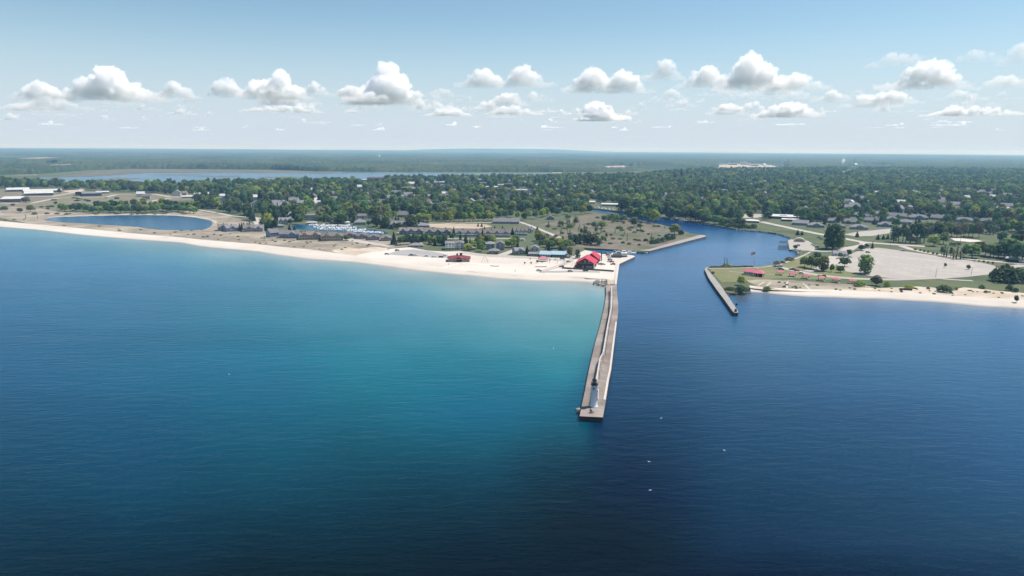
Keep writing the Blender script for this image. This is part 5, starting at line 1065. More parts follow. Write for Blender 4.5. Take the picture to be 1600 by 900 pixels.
a = MB(); a.lathe([(h*.10,-25),(h*.06,h*.15),(h*.06,h*.7)], 10); a.build('column', m_white, wt); a = MB(); a.lathe([(h*.06,h*.68),(h*.18,h*.78),(h*.20,h*.88),(h*.12,h*.98),(.1,h)], 14); a.build('tank', m_white, wt, True)
p = P(592, 250.6, 2)
def plant(x0, x1, y, h, lab, m=m_roofw, z=9):
    return B('factory', lab, x0, x1, y, h, .4, 'flat', 60, m, m_roofw, z=z)
plant(1157, 1167, 257.4, 4.4, 'tallest white block of the far plant on the pale yard', m_wwhite); plant(1139, 1151, 257.6, 1.6, 'long low shed at the left of the far plant', m_teal); plant(1166, 1173, 258, 2.4, 'small pale block right of the tallest far plant block', m_wwhite)
plant(1173, 1185, 259.6, 1.8, 'low pale shed in the middle of the far plant', m_wtan); plant(1160, 1176, 262.4, 1.4, 'long pale shed in front of the far plant', m_wwhite); plant(1196, 1206, 262.5, 1.6, 'white sheds below the dome of the far plant', m_wwhite)
p = P(1194, 258.6, 9); s = scale_at(p); dm = thing('storage_dome', 'white storage dome at the right of the far plant', 'dome', p); a = MB(); rr = 3.0/s; a.lathe([(rr,0),(rr,rr*.25),(rr*.85,rr*.65),(rr*.5,rr*.92),(.3,rr)],16); a.build('shell', m_white, dm, True); a = MB(); a.lathe([(rr*1.06,-1),(rr*1.06,rr*.08)],16); a.build('base_ring', m_wgrey, dm)
for x, y, h, w, lab in ((1337,257,2.4,6,'white pyramid shaped pile at the second far plant'),):
    p = P(x,y,6); s = scale_at(p); a = MB(); a.lathe([(w/2/s,0),(w/3/s,h*.5/s),(.5,h/s)],9); o = a.build('salt_pile', m_white); o.location = p; props(o, lab, 'pile')
for x0,x1,y,h,lab in ((1298,1312,258.6,1.6,'pale row of sheds left of the steam plume'),(1326,1332,258.4,3,'pale block under the steam plume'),(1353,1366,258.4,1.4,'long white shed right of the white pile'),(1266,1279,270.8,1.6,'white roofed hall at the far clearing'),(1286,1302,274.2,2,'pale sheds right of the far clearing hall'),(1316,1326,270,1.6,'white roofed store left of the far store pair'),(1324,1336,267,1.4,'long white roofed store in the far wood'),(1498,1518,272.6,2,'pale block with white roof line far in the right woods'),(1503,1516,264.8,1.0,'thin white roof far in the right woods'),(1550,1557,284.6,1.6,'small white roof deep in the right woods')):
    B('factory', lab, x0, x1, y, h, .4, 'flat', 40, m_wtan, m_roofw, z=4); EXC.append([(x0-2,y-h-1),(x1+2,y-h-1),(x1+2,y+2.5),(x0-2,y+2.5)])
steam = cloudmat('steam_dense', 0.06, .2, .4, zf=3)
p = P(1317.4, 258, 6); s = scale_at(p); bm = bmesh.new(); r_ = random.Random(4)
for i in range(16):
    u = i/15; rr = (1.0+1.3*math.sin(math.pi*min(1,u*1.1+.12)))/s*(1.25-.75*u)
    bmesh.ops.create_icosphere(bm, subdivisions=2, radius=1, matrix=Matrix.Translation((r_.uniform(-1,1)*1.5/s*(1-u), 0, (4.2+u*8)/s)) @ Matrix.Diagonal((rr,rr,rr,1)))
me = bpy.data.meshes.new('t'); bm.to_mesh(me); bm.free(); o = link('t', me); mo = o.modifiers.new('r','REMESH'); mo.mode = 'VOXEL'; mo.voxel_size = .4/s
me2 = bpy.data.meshes.new_from_object(o.evaluated_get(bpy.context.evaluated_depsgraph_get())); bpy.data.objects.remove(o); me2.materials.clear(); me2.materials.append(steam); me2.name = 'steam_plume'
o = link('steam_plume', me2); o.location = p; props(o, 'white steam plume rising from the far plant on the right', 'steam', kind='thing')
for x, y, h, lab in ((1230,270,22,'thin radio mast left of the steam plume'),(1334.5,258,12,'dark smokestack right of the steam plume'),(1195.6,272,14,'thin white stack in front of the far storage dome'),(1380,262,8,'short thin mast far right of the steam plume')):
    p = P(x,y,4); s = scale_at(p); r = thing('mast', lab, 'mast', p); a = MB(); a.tube((0,0,0),(0,0,h/s),.45/s,.22/s,6); a.build('shaft', m_wallg if 'white' not in lab else m_white, r); a = MB(); a.box(-.5/s,.5/s,-.5/s,.5/s,-1,.6/s); a.build('base', m_wallg, r)

# ------------------------------------------------------------------ park furniture, vehicles, boats
# pavilion with red roof
pv = thing('pavilion', 'white park pavilion with long pinkish red roof on the lawn beside the flagpole', 'pavilion', P(1177, 430.6, 1.6), heading(P(1177,430,0))+R(-10))
s = scale_at(pv.location); a = MB(); a.box(-7.6,2,0,6,-.2,2.7); a.build('wall', m_wwhite, pv)
for i in range(5): q = MB(); q.box(-7+i*1.8,-6+i*1.8,-.05,.05,1.0,2.0); q.build('window', m_glass, pv)
def roofhip(x0,x1,y0,y1,z,k,q=1.0):
    b_ = MB(); e = min(x1-x0,y1-y0)/2*q; ym = (y0+y1)/2
    b_.add([(x0,y0,z),(x1,y0,z),(x1,y1,z),(x0,y1,z),(x0+e,ym,z+k),(x1-e,ym,z+k),(x0,y0,z-.15),(x1,y0,z-.15),(x1,y1,z-.15),(x0,y1,z-.15)], [(0,1,5,4),(1,2,5),(2,3,4,5),(3,0,4),(9,8,7,6),(0,1,7,6),(1,2,8,7),(2,3,9,8),(3,0,6,9)]); return b_
rf = roofhip(-8.4,3.4,-.9,6.9,2.75,2.2,.25).build('roof', m_pink, pv); b_ = roofhip(-.2,8.2,-3.4,6.4,2.7,2.5); b_.build('porch_roof', m_pink, pv)
for x,y in ((.4,-2.8),(4,-2.8),(7.6,-2.8),(7.6,1.5),(7.6,5.8)): q = MB(); q.box(x-.15,x+.15,y-.15,y+.15,-.2,2.7); q.build('post', m_white, pv)
a = MB(); a.box(1.2,7,.5,5.6,-.1,1.9); a.build('counter_block', m_black, pv)
for x in (-5.5,2.2): q = MB(); q.lathe([(.5,4.5),(.5,5.3),(.1,5.7)],8,(x,3)); q.build('vent', m_white, rf)
# flag
fp = P(1178, 417.4, 1.6); s = scale_at(fp); H = 24.2/s*1.01
fl = thing('flagpole', 'tall thin flagpole at the channel edge of the park', 'flagpole', fp, heading(fp))
a = MB(); a.tube((0,0,0),(0,0,H),.11,.06,8); a.build('pole', m_wallg, fl); a = MB(); a.lathe([(.05,H),(.14,H+.12),(.05,H+.25)],8); a.build('finial', m_white, fl); a = MB(); a.lathe([(.6,-.1),(.6,.3),(.2,.4)],10); a.build('base', m_quay, fl)
fo = link('flag', None); fw_, fh_ = 3.3, 2.5; v, f, mi = [], [], []
def fz(u, w_): return (-.1-u*fw_*.98, .28*math.sin(u*6.5)*u, -.75*u-.15*u*u)
for r in range(13):
    for c in range(16):
        k = len(v)
        for uu, rr in ((c/16,r),((c+1)/16,r),((c+1)/16,r+1),(c/16,r+1)):
            x,y,dz = fz(uu,0); v.append((x,y,H-.15-rr*fh_/13+dz))
        f.append((k,k+1,k+2,k+3)); mi.append(2 if (c < 7 and r < 7) else (0 if r % 2 == 0 else 1))
for r in range(9):
    for c in range(6-(r%2)):
        uu = (c+.5+(.5 if r % 2 else 0))/6*7/16; x,y,dz = fz(uu,0); z_ = H-.15-(r+.7)/9.6*fh_*7/13+dz
        for yo in (-.03,.03):
            k = len(v); n5 = 10
            for i in range(n5): rr = .085 if i % 2 == 0 else .035; v.append((x+rr*math.sin(i*math.pi/5), y+yo, z_+rr*math.cos(i*math.pi/5)))
            f.append(tuple(range(k,k+n5))); mi.append(1)
me = bpy.data.meshes.new('flag'); me.from_pydata(v, [], f)
for m in (m_flagr,m_flagw,m_flagb): me.materials.append(m)
me.polygons.foreach_set('material_index', mi); C.objects.unlink(fo); bpy.data.objects.remove(fo)
fo = link('flag', me); fo.location = fp; fo.rotation_euler = (0,0,heading(fp)); props(fo, 'stars and stripes flag streaming left from the tall park flagpole', 'flag')
# picnic shelters
def shelter(label):
    r = thing('picnic_shelter', label, 'shelter', group='red roofed picnic shelters')
    roofhip(-2.9,2.9,-2.3,2.3,2.5,1.25,.7).build('roof', m_pink, r)
    for x in (-2.3,2.3):
        for y in (-1.7,1.7): q = MB(); q.box(x-.12,x+.12,y-.12,y+.12,-.2,2.45); q.build('post', m_wood, r)
    q = MB(); q.box(-1.1,1.1,-.4,.4,.70,.76); q.box(-1.1,1.1,-.95,-.6,.42,.47); q.box(-1.1,1.1,.6,.95,.42,.47); q.box(-.8,-.7,-.8,.8,0,.7); q.box(.7,.8,-.8,.8,0,.7); q.build('picnic_table', m_wood, r)
    q = MB(); q.box(-2.7,2.7,-2.1,2.1,-.1,.06); q.build('floor_slab', m_quay, r); return r
sh0 = None
for i, (x,y) in enumerate([(1218.7,429.4),(1238.4,431.8),(1259,435.2),(1283.4,438.4),(1306,441),(1332,443)]):
    lab = f'small picnic shelter with pinkish red roof, {ORD[i]} from the pavilion along the park road'
    p = P(x,y,1.62)
    if not sh0: sh0 = shelter(lab); sh0.location = p; sh0.rotation_euler = (0,0,heading(p)); sh0.scale = (1.0,1.0,1.0)
    else: dup(sh0, p, heading(p)+R(rnd.uniform(-15,15)), (1.0,1.0,1.0), lab, 'red roofed picnic shelters')
# domed sand heap inside a pale ring beside the ramp
hp = P(1249, 378, 1.6); s = scale_at(hp); hw = 8.6/s
o = thing('shell_shelter', 'pale arched shell with pinkish tan mouth beside the boat ramp lot', 'shelter', hp, heading(hp)); n = 14
a = MB(); vs = []; fs = []
for j, (k, y) in enumerate(((1.0,-.5),(1.0,5),(.62,11),(.2,15))):
    for i in range(n+1):
        t_ = math.pi*i/n; vs.append((-math.cos(t_)*hw*k, y, math.sin(t_)*hw*.72*k))
for j in range(3):
    for i in range(n): fs.append((j*(n+1)+i, j*(n+1)+i+1, (j+1)*(n+1)+i+1, (j+1)*(n+1)+i))
a.add(vs, fs); a.add([(math.cos(math.pi*i/n)*hw, -.5, math.sin(math.pi*i/n)*hw*.72) for i in range(n+1)]+[(math.cos(math.pi*i/n)*hw*.74, -.5, math.sin(math.pi*i/n)*hw*.50) for i in range(n+1)], [(i,i+1,n+2+i,n+1+i) for i in range(n)]); a.build('arch', m_quay, o)
a = MB(); a.add([(math.cos(math.pi*i/n)*hw*.80, -.2, math.sin(math.pi*i/n)*hw*.55) for i in range(n+1)], [tuple(range(n+1))]); a.build('back_wall', m_pile, o)
a = MB(); a.box(-hw*1.1,hw*1.1,-3,1,-.1,.25); a.build('stage', m_quay, o)
# boat ramp docks
for i, (x0,x1,y,lab) in enumerate([(1218,1229,377.8,'farthest dark wooden dock finger at the boat ramp'),(1217,1231,384.2,'middle dark wooden dock finger at the boat ramp'),(1217,1231,386.0,'dark wooden dock finger just in front of the middle one'),(1216.5,1231,388.6,'nearest dark wooden dock finger at the boat ramp')]):
    a_, b__ = P(x0,y,.6), P(x1,y,.6); r = thing('dock', lab, 'dock', a_); d = b__-a_; nn = Vector((-d.y,d.x,0)).normalized()*.8
    q = MB(); q.prism([((v).x,(v).y) for v in (nn,d+nn,d-nn,-nn)], -.02, .2); q.build('deck', m_wood, r)
    for j in range(5):
        for sg in (1,-1): q = MB(); c_ = d*(j/4.3+.02)+nn*sg; q.tube((c_.x,c_.y,-1.5),(c_.x,c_.y,1.1),.14); q.build('pile', m_wallc, r)
# cars
def carmesh():
    b1 = MB(); pr = [(-2.2,.45),(-2.25,.85),(-1.9,1.0),(-1.5,1.02),(1.0,1.0),(1.9,.9),(2.25,.75),(2.25,.4)]
    for a_, c_ in zip(pr, pr[1:]): b1.add([(a_[0],-.88,a_[1]),(c_[0],-.88,c_[1]),(c_[0],.88,c_[1]),(a_[0],.88,a_[1])], [(0,1,2,3)])
    for sg in (-.88,.88): b1.add([(x,sg,z) for x,z in pr], [tuple(range(len(pr)))])
    b1.box(-1.45,.45,-.70,.70,1.42,1.50)
    b2 = MB(); b2.add([(-1.95,-.82,1.0),(1.05,-.82,1.0),(.45,-.68,1.43),(-1.5,-.68,1.43),(-1.95,.82,1.0),(1.05,.82,1.0),(.45,.68,1.43),(-1.5,.68,1.43)], [(0,1,2,3),(5,4,7,6),(1,5,6,2),(4,0,3,7),(3,2,6,7)])
    w = MB(); 
    for i in range(1): w.tube((0,-.1,0),(0,.1,0),.33,n=10)
    return b1, b2, w
b1, b2, w_ = carmesh(); gme = b2.mesh('window', m_glass); wme = w_.mesh('wheel', m_tyre); CARS = {}
def car(x, y, col, ang, label, group=None, z=1.68):
    p = P(x,y,z)
    if col not in CARS:
        r = thing('parked_car', label, 'car', p, ang, group); CARS[col] = r
        link('body', b1.mesh('body', CARCOL[col]), r); link('window', gme, r)
        for wx in (-1.35,1.4):
            for wy in (-.8,.8): o = link('wheel', wme, r); o.location = (wx,wy,.33)
        return r
    r = dup(CARS[col], p, ang, 1.0, label); 
    if group: r['group'] = group
    elif 'group' in r.keys(): del r['group']
    return r
K = [(1211,416.6,'silver','silver car nearest the flagpole at the end of the park road'),(1214.5,417.8,'black','black car beside the silver one near the flagpole'),(1218.5,417.2,'blue','dark blue car at the upper side of the park road end'),(1221,421.4,'black','black car facing the first picnic shelter'),(1216,420,'white','white car just left of the black one by the first shelter'),(1236.5,421.4,'white','white car under the left trees of the row of five'),(1238.8,421.8,'black','black car touching the white one below the trees'),(1245,423.6,'red','dark red car below the second tree of the row'),(1252.4,427.6,'white','white car in the road beside the second shelter'),
 (1286.5,432.4,'black','black car on the park road above the fourth shelter'),(1281.5,432,'white','white car just left of the black one above the fourth shelter'),(1310,404.6,'silver','silver car parked left of the bushy lot tree'),(1327.5,402.2,'white','white van like car beside the park building'),(1356,395,'blue','dark blue car under the small lot tree'),(1409,391.8,'white','white car at the far lot edge by the walkway'),(1413.4,392.4,'silver','silver car at the far lot edge beside the white one'),(1246.8,384,'black','black car alone on the boat ramp lot'),(1270,383,'white','white car in the boat trailer row by the ramp'),(1273,384.6,'silver','silver car in the boat trailer row'),(1276,386.6,'black','black car lowest in the boat trailer row'),(1283,374,'black','black truck under the edge of the big riverside tree'),(1279,371.6,'black','dark car behind the trailer row below the road'),
 (620.5,391.8,'black','black car at the top left of the beach lot'),(604.6,397.6,'tan','tan car at the sandy left tip of the beach lot'),(642,399.4,'black','black car left in the bottom row of the beach lot'),(648.6,399.6,'white','white car right of the left black car in the bottom row'),(665.4,400.8,'white','white car in the middle of the bottom row'),(678,401.8,'white','white car right of middle in the bottom row'),(689,402.3,'black','black car nearest the bathhouse in the bottom row'),(693.4,400.4,'white','white car behind the black one nearest the bathhouse'),
 (842,423.4,'silver','silver jeep on the sand below the playground'),(877.6,417.4,'black','dark car by the flag mast left of the red roofed front building'),(888.4,409.6,'silver','silver car beside the front red roofed building'),(878.6,405,'black','dark car in front of the right blue roofed cabin'),(915,423.8,'black','small black car on the walk in front of the brown building'),(891,424.6,'tan','tan buggy on the beach walk'),
 (938,413.4,'black','black truck right of the brown building'),(942,413.8,'silver','silver trailer right of the black truck'),(953,406.4,'black','black car in the upper quay yard row'),(952,409,'white','white car in the quay yard row'),(956,409.8,'red','red car in the quay yard row'),(957.6,413.6,'black','black car lowest in the quay yard row'),(952,402.6,'white','white car near the moored boats in the quay yard'),(950,399.4,'red','red car by the basin edge'),(944.4,396.6,'black','black car parked nearest the basin water')]
for i, (x,y,c_,lab) in enumerate(K): car(x, y, c_, heading(P(x,y,0))+R([8,172,20,-15,190][i % 5]), lab)
# boats
def boatparts():
    h = MB(); n = 7; L = 8.5; sec = [(-4.2,1.25,-.3),(-2.5,1.45,-.4),(0,1.5,-.4),(2,1.25,-.3),(3.4,.65,-.1),(4.3,.05,.2)]
    vs = []
    for x,w,k in sec: vs += [(x,-w,1.0+max(0,x)*.08),(x,-w*.7,k),(x,w*.7,k),(x,w,1.0+max(0,x)*.08)]
    fs = []
    for i in range(5):
        for j in range(3): fs.append((i*4+j,i*4+j+1,(i+1)*4+j+1,(i+1)*4+j))
        fs.append((i*4,i*4+3,(i+1)*4+3,(i+1)*4))
    fs.append((0,1,2,3)); h.add(vs, fs)
    c_ = MB(); c_.add([(-1.5,-1.1,1.0),(1.8,-.95,1.05),(1.2,-.8,2.1),(-1.3,-.95,2.2),(-1.5,1.1,1.0),(1.8,.95,1.05),(1.2,.8,2.1),(-1.3,.95,2.2)], [(0,1,2,3),(5,4,7,6),(1,5,6,2),(4,0,3,7),(3,2,6,7)])
    ws = MB(); ws.add([(1.85,-.85,1.15),(1.85,.85,1.15),(1.28,.72,2.0),(1.28,-.72,2.0)], [(0,1,2,3)]); ws.box(-1.2,1.0,-1.08,-1.0,1.5,1.9); ws.box(-1.2,1.0,1.0,1.08,1.5,1.9)
    return h, c_, ws
h_, c_, ws_ = boatparts(); b0 = None
def boat(x, y, ang, label, group, sc=1.0, z=.3, name='motor_boat'):
    global b0
    p = P(x,y,z); a_ = heading(p)+ang
    if not b0:
        b0 = thing(name, label, 'boat', p, a_, group); b0.scale = (sc,)*3
        h_.build('hull', m_white, b0); c2 = c_.build('cabin', m_white, b0); ws_.build('windshield', m_glass, c2); return b0
    r = dup(b0, p, a_, sc, label, group); r.name = name; return r
br = random.Random(9)
rows = [(484,352.6,545,353.2,20,'back row'),(492,355.6,556,356.6,20,'second row'),(497,358.4,570,360,22,'third row'),(545,361.6,598,364.6,15,'front row')]
for (xa,ya,xb,yb,n,nm) in rows:
    for i in range(n):
        u = i/(n-1); boat(xa+(xb-xa)*u+br.uniform(-.8,.8), ya+(yb-ya)*u+br.uniform(-.6,.6), R(br.choice([80,95,70,100,262])), f'white motor boat moored in the {nm} of the crowded marina basin', 'boats packed in the marina basin', br.uniform(.75,1.1), 1.7)
for i, (x,y,a_,lab) in enumerate([(934,325.4,170,'white boat farthest upstream on the river moorings'),(939,326.2,172,'long white boat second on the river moorings'),(944,327,174,'white boat third on the river moorings'),(950,327.8,172,'white boat left of the dark treed bend'),(956,328.6,172,'low white boat under the dark treed bend'),(979,332.2,170,'white cabin boat right of the dark treed bend'),(985,333,168,'large white cabin boat below the bend trees'),(991,334,168,'white boat with long bow below the bend trees'),(998,335.2,172,'white boat farthest right of the upper moorings'),(1029,340.6,185,'white boat alone under the willow on the right bank'),(1053,343,186,'white boat by the dark wooded bank'),(1067,345.4,184,'pale boat downstream of the wooded bank boat')]):
    boat(x, y, R(a_), lab, 'boats moored along the river', 1.35, .3)
for x,y,a_,sc,lab in ((966,398.4,12,1.6,'white fishing boat left in the basin behind the quay'),(975,396.6,20,1.5,'white cabin boat tied at the quay behind the dark tug'),(984,397.4,24,1.5,'white cabin boat farthest right at the quay')):
    boat(x, y, R(a_), lab, 'boats tied at the quay', sc, .3)
tg = thing('work_boat', 'dark grey work boat with low cabin lying along the quay', 'boat', P(966.5,401.6,2.0), heading(P(966,401,0))+R(8)); sc = 1.45
q = MB(); q.prism([(-7,-2.2),(5,-2.2),(8.2,-.3),(8.2,.3),(5,2.2),(-7,2.2)], -.4, 1.7); q.build('hull', m_wallg, tg); q = MB(); q.box(-5,2.5,-1.6,1.6,1.7,3.9); q.box(-1,2,-1.2,1.2,3.9,5.4); q.build('cabin', m_wgrey, tg); q = MB(); q.tube((-1.5,0,3.9),(-1.5,0,8),.1); q.build('mast', m_black, tg); q = MB(); q.box(2.02,2.06,-1,1,4.3,5.1); q.build('windshield', m_glass, tg)

# beach: wall, playground, poles, people, gulls
def lowwall(pl, name, label, w, z0, z1, m):
    pts = [P(x,y,1.6) for x,y in pl]; c_ = pts[0].copy(); q = MB()
    for a_, b_ in zip(pts, pts[1:]):
        d = (b_-a_).normalized(); nn = Vector((-d.y,d.x,0))*w/2; q.prism([((v-c_).x,(v-c_).y) for v in (a_+nn,b_+nn,b_-nn,a_-nn)], z0, z1)
    o = q.build(name, m); o.location = (c_.x,c_.y,1.6); return props(o, label, 'wall')
lowwall([(878,419.6),(900,421),(930,422.6),(959,424.6)], 'low_wall', 'low dark timber wall along the beach in front of the brown building', .6, -.3, 1.3, m_wood)
lowwall([(836,417.3),(848,417.2),(854,417)], 'low_wall', 'thin low wall on the sand below the playground', .4, -.2, .5, m_wood)
lowwall([(766,415.6),(775,416.4),(780,416)], 'low_wall', 'low curved timber line right of the swing frame', .4, -.2, .45, m_wood)
lowwall([(1405,452.6),(1425,453.8)], 'bulkhead', 'dark low bulkhead on the sand near the right hand shrubs', .8, -.3, 1.2, m_brownw)
sw = thing('swing_frame', 'tall thin A shaped swing frame on the sand right of the bathhouse', 'swing', P(757.5,409.6,1.6)); q = MB()
for x in (-3,3):
    for y in (-1.2,1.2): q.tube((x,y,0),(x*.3,0,4.4),.09)
q.tube((-.9,0,4.4),(.9,0,4.4),.09); q.build('frame', m_wallg, sw); q = MB(); q.box(-.3,.3,-.15,.15,.6,.66); q.tube((-.25,0,.6),(-.25,0,4.4),.02); q.tube((.25,0,.6),(.25,0,4.4),.02); q.build('seat', m_black, sw)
pg = thing('playground', 'playground climber with red roof on the sand below the blue roofed cabins', 'playground', P(848.5,408.2,1.6), .2)
q = roofhip(-4.4,4.4,-3,3,3.0,1.6); q.build('roof', m_pink, pg); q = MB(); q.box(-3,3,-1.5,1.5,1.2,1.35); q.box(3,5.5,-.5,.5,.4,.5); q.build('platform', m_quay, pg)
for x in (-3.6,3.6):
    for y in (-2.2,2.2): q = MB(); q.box(x-.12,x+.12,y-.12,y+.12,-.2,3); q.build('post', m_wood, pg)
for i, (x,y,h) in enumerate([(820,412.6,3.4),(830,412.4,3.2),(839.6,411,5),(847,410.8,2.8),(859.4,407.4,2.6),(867.4,406.8,2.6),(828.4,405.8,2.6)]):
    tree('olive', x, y, h, f'little young beach tree, {ORD[i]} from the swing frame around the playground', 'little trees around the playground')
for x,y,h,lab in ((858.6,411,8,'light pole on the sand right of the playground'),(881.5,414,11,'light pole beside the walk left of the brown building'),(870.4,411.6,9,'light pole by the beach walk below the blue cabins'),(1356,428,12,'light pole at the bottom left of the big lot'),(1462,433.2,14,'light pole at the bottom middle of the big lot'),(1517.6,429.4,12,'light pole at the bottom right of the big lot'),(1249.4,400,11,'light pole beside the boat ramp rocks'),(1390.4,386,6,'light pole by the far left lot corner'),(1500.5,378,10,'light pole in front of the ball field'),(1269,407,8,'short light pole between park path and trees')):
    lamp(x, y, h, lab)
fm = lamp(893.4, 424.4, 26, 'tall white flag mast with cross arm in front of the brown building', 'flag_mast', False, mt=m_white); hh = 26/scale_at(fm.location); q = MB(); q.tube((-2.5,0,hh*.62),(2.5,0,hh*.62),.07); q.build('yard_arm', m_white, fm)

def person(x, y, label, z, sit=False, ang=0, mtop=None):
    me = bpy.data.meshes.new('person')
    if sit: J = [(0,0,.5),(0,-.02,.8),(0,-.03,1.02),(0,0,1.12),(0,.02,1.27),(-.2,-.02,1.0),(-.26,.15,.78),(-.2,.36,.66),(.2,-.02,1.0),(.26,.15,.78),(.2,.36,.66),(-.1,.02,.48),(-.12,.46,.5),(-.12,.48,.06),(-.12,.62,.04),(.1,.02,.48),(.12,.46,.5),(.12,.48,.06),(.12,.62,.04)]
    else: J = [(0,0,.95),(0,0,1.22),(0,0,1.42),(0,.01,1.53),(0,.03,1.66),(-.19,0,1.40),(-.25,.02,1.12),(-.24,.12,.88),(.19,0,1.40),(.25,.02,1.12),(.24,.12,.88),(-.1,0,.90),(-.12,.03,.5),(-.12,0,.06),(-.13,.15,.04),(.1,0,.90),(.13,.06,.5),(.14,.0,.06),(.15,.16,.04)]
    E = [(0,1),(1,2),(2,3),(3,4),(2,5),(5,6),(6,7),(2,8),(8,9),(9,10),(0,11),(11,12),(12,13),(13,14),(0,15),(15,16),(16,17),(17,18)]
    rad = [.15,.14,.15,.06,.11,.07,.05,.04,.07,.05,.04,.10,.07,.05,.04,.10,.07,.05,.04]
    me.from_pydata(J, E, []); o = bpy.data.objects.new('person', me); C.objects.link(o)
    mo = o.modifiers.new('s','SKIN'); me.skin_vertices[0].data[0].use_root = True
    for i, r_ in enumerate(rad): me.skin_vertices[0].data[i].radius = (r_, r_)
    mo2 = o.modifiers.new('u','SUBSURF'); mo2.levels = 1; mo2.render_levels = 1
    me2 = bpy.data.meshes.new_from_object(o.evaluated_get(bpy.context.evaluated_depsgraph_get())); bpy.data.objects.remove(o)
    me2.materials.clear(); me2.materials.append(mtop or m_cloth); me2.materials.append(m_skin); hz_ = 1.1 if sit else 1.5
    for p_ in me2.polygons: p_.material_index = 1 if p_.center.z > hz_ else 0
    o = link('person', me2); o.location = P(x,y,z); o.rotation_euler = (0,0,ang); props(o, label, 'person')
    hd = MB(); hd.lathe([(.02,hz_+.28),(.10,hz_+.26),(.125,hz_+.18),(.11,hz_+.10)], 10, (0,.0)); hd.build('hair', m_black, o)
    return o
person(922.3, 644.4, 'person in dark clothes standing on the pier before the lighthouse', 2.05, False, 2.6)
bn = thing('bench', 'dark low bench on the pier deck in front of the lighthouse', 'bench', P(924.4,645.4,2.05), .3); q = MB(); q.box(-.9,.9,-.25,.25,.40,.47); q.build('seat', m_wood, bn)
for x in (-.7,.7): q = MB(); q.box(x-.05,x+.05,-.22,.22,0,.40); q.build('leg', m_black, bn)
person(924.2, 645.2, 'person in dark clothes sitting on the low bench on the pier', 2.05, True, 2.9)
for i, (x,y,w_) in enumerate([(845.6,426,'in the middle of the empty beach'),(850,427,'standing nearest the waterline below the playground'),(805,424.6,'far left on the open sand'),(822.4,427.4,'walking between swing frame and waterline'),(700.4,414.4,'by the bathhouse left corner'),(936,427,'near the rocks at the pier root')]):
    person(x, y, f'tiny person {w_}', 1.6, False, rnd.uniform(0,6), [m_cloth, CARCOL['red'], m_flagb, m_white][i % 4])
q = MB(); q.lathe([(.02,-.24),(.09,-.12),(.11,.02),(.07,.16),(.05,.22),(.02,.27)], 8); gb = q.mesh('body', m_white, True); gb.transform(Matrix.Rotation(R(-90),4,'X'))
q = MB(); q.add([(0,.10,.03),(.35,.16,.12),(.72,-.02,.05),(.35,-.02,.12),(0,-.10,.03)], [(0,1,3,4),(1,2,3)]); q.add([(0,.10,.03),(-.35,.16,.12),(-.72,-.02,.05),(-.35,-.02,.12),(0,-.10,.03)], [(4,3,1,0),(3,2,1)]); gw = q.mesh('wing', m_white)
for i, (x,y,w_) in enumerate([(1033,653.4,'over the dark water right of the pier end'),(1131.6,703.6,'farthest right over the dark water'),(1014,721.4,'above the lower of two gulls below the pier'),(1016,766,'lowest in the picture over the dark water'),(864.6,544.4,'over the turquoise water left of the pier'),(358,585,'alone over the wide blue water on the left')]):
    g_ = thing('gull', f'white gull flying {w_}', 'bird', P(x,y,2.5), rnd.uniform(0,6)); link('body', gb, g_); link('wing', gw, g_); g_.scale = (.85,)*3

# ------------------------------------------------------------------ individual trees and shrubs
# park row and lot trees
for i, (k,x,y,h,w,lab) in enumerate([('light',1257,417.5,17,17,'leafy green tree at the left end of the park row of trees'),('broad',1267,419.6,20,17,'second leafy tree in the park row of trees'),('broad',1275,421.2,19,15,'middle leafy tree in the park row of trees'),('oval',1286,423.6,24,19,'tallest round tree at the right end of the park row'),
   ('dark',1276.5,406,13,14,'dark round tree standing behind the park row'),('light',1299.4,425,13,7.5,'slim light green young tree right of the park row'),('broad',1313,426,11,13,'bushy low tree between the park row and the lot'),('dark',1319.5,416.5,15,17,'dark spreading tree on the left edge of the big lot'),('dark',1326,399.6,10,10,'dark small tree beside the park building roof'),('dark',1312.6,403.6,9,8,'dark little tree in front of the park building'),
   ('oval',1351.6,427.4,30,25.5,'large lone round tree in the near left corner of the big lot'),('dark',1346.4,391.6,9.4,12,'small flat topped lot tree with dark shadow'),('olive',1354,386.8,6.4,8,'pale small tree behind the flat topped lot tree'),('spruce',1362.8,388.4,11,5,'thin reddish conifer at the far left lot corner'),
   ('oval',1301,389.6,41,32,'very large dense tree standing between river road and boat ramp'),('ovald',1293,388,33,16,'left shoulder tree of the very large dense clump'),('oval',1312,388.6,31,16,'right shoulder tree of the very large dense clump'),
   ('olive',1476.8,417.6,6.6,5,'grey leafless looking small tree left on the lot gravel'),('olive',1512.8,421.6,8,7,'grey rounded small tree right on the lot gravel'),('dark',1242.4,389.4,7,8,'lone small tree on the ramp rocks by the water')]):
    tree(k, x, y, h, lab, None, w)
for i, (x,y,h) in enumerate([(1522.6,409.4,3),(1529.4,409.8,3.6),(1536.6,410.8,4),(1543.6,412,4),(1551,413.2,4.4)]):
    tree('olive', x, y, h, f'little round tree, {ORD[i]} from the left in the row at the lot corner', 'little trees at the lot corner')
for i, (x,y,h,lab) in enumerate([(1339,370.6,9,'reddish conifer alone on the tan lot'),(1371.6,374.4,8.4,'left one of three dark conifers on the lawn'),(1380,374.2,7.6,'middle one of three dark conifers on the lawn'),(1386.8,374,8,'right one of three dark conifers on the lawn'),(1246,367.6,8.6,'left dark conifer of the pair above the ramp'),(1253,367.6,7,'right dark conifer of the pair above the ramp'),(1366,350.4,10,'tall spruce between subdivision roofs'),(1342,345,6,'dark spruce in front of the third row roof')]):
    tree('spruce', x, y, h, lab, None, h*.85)
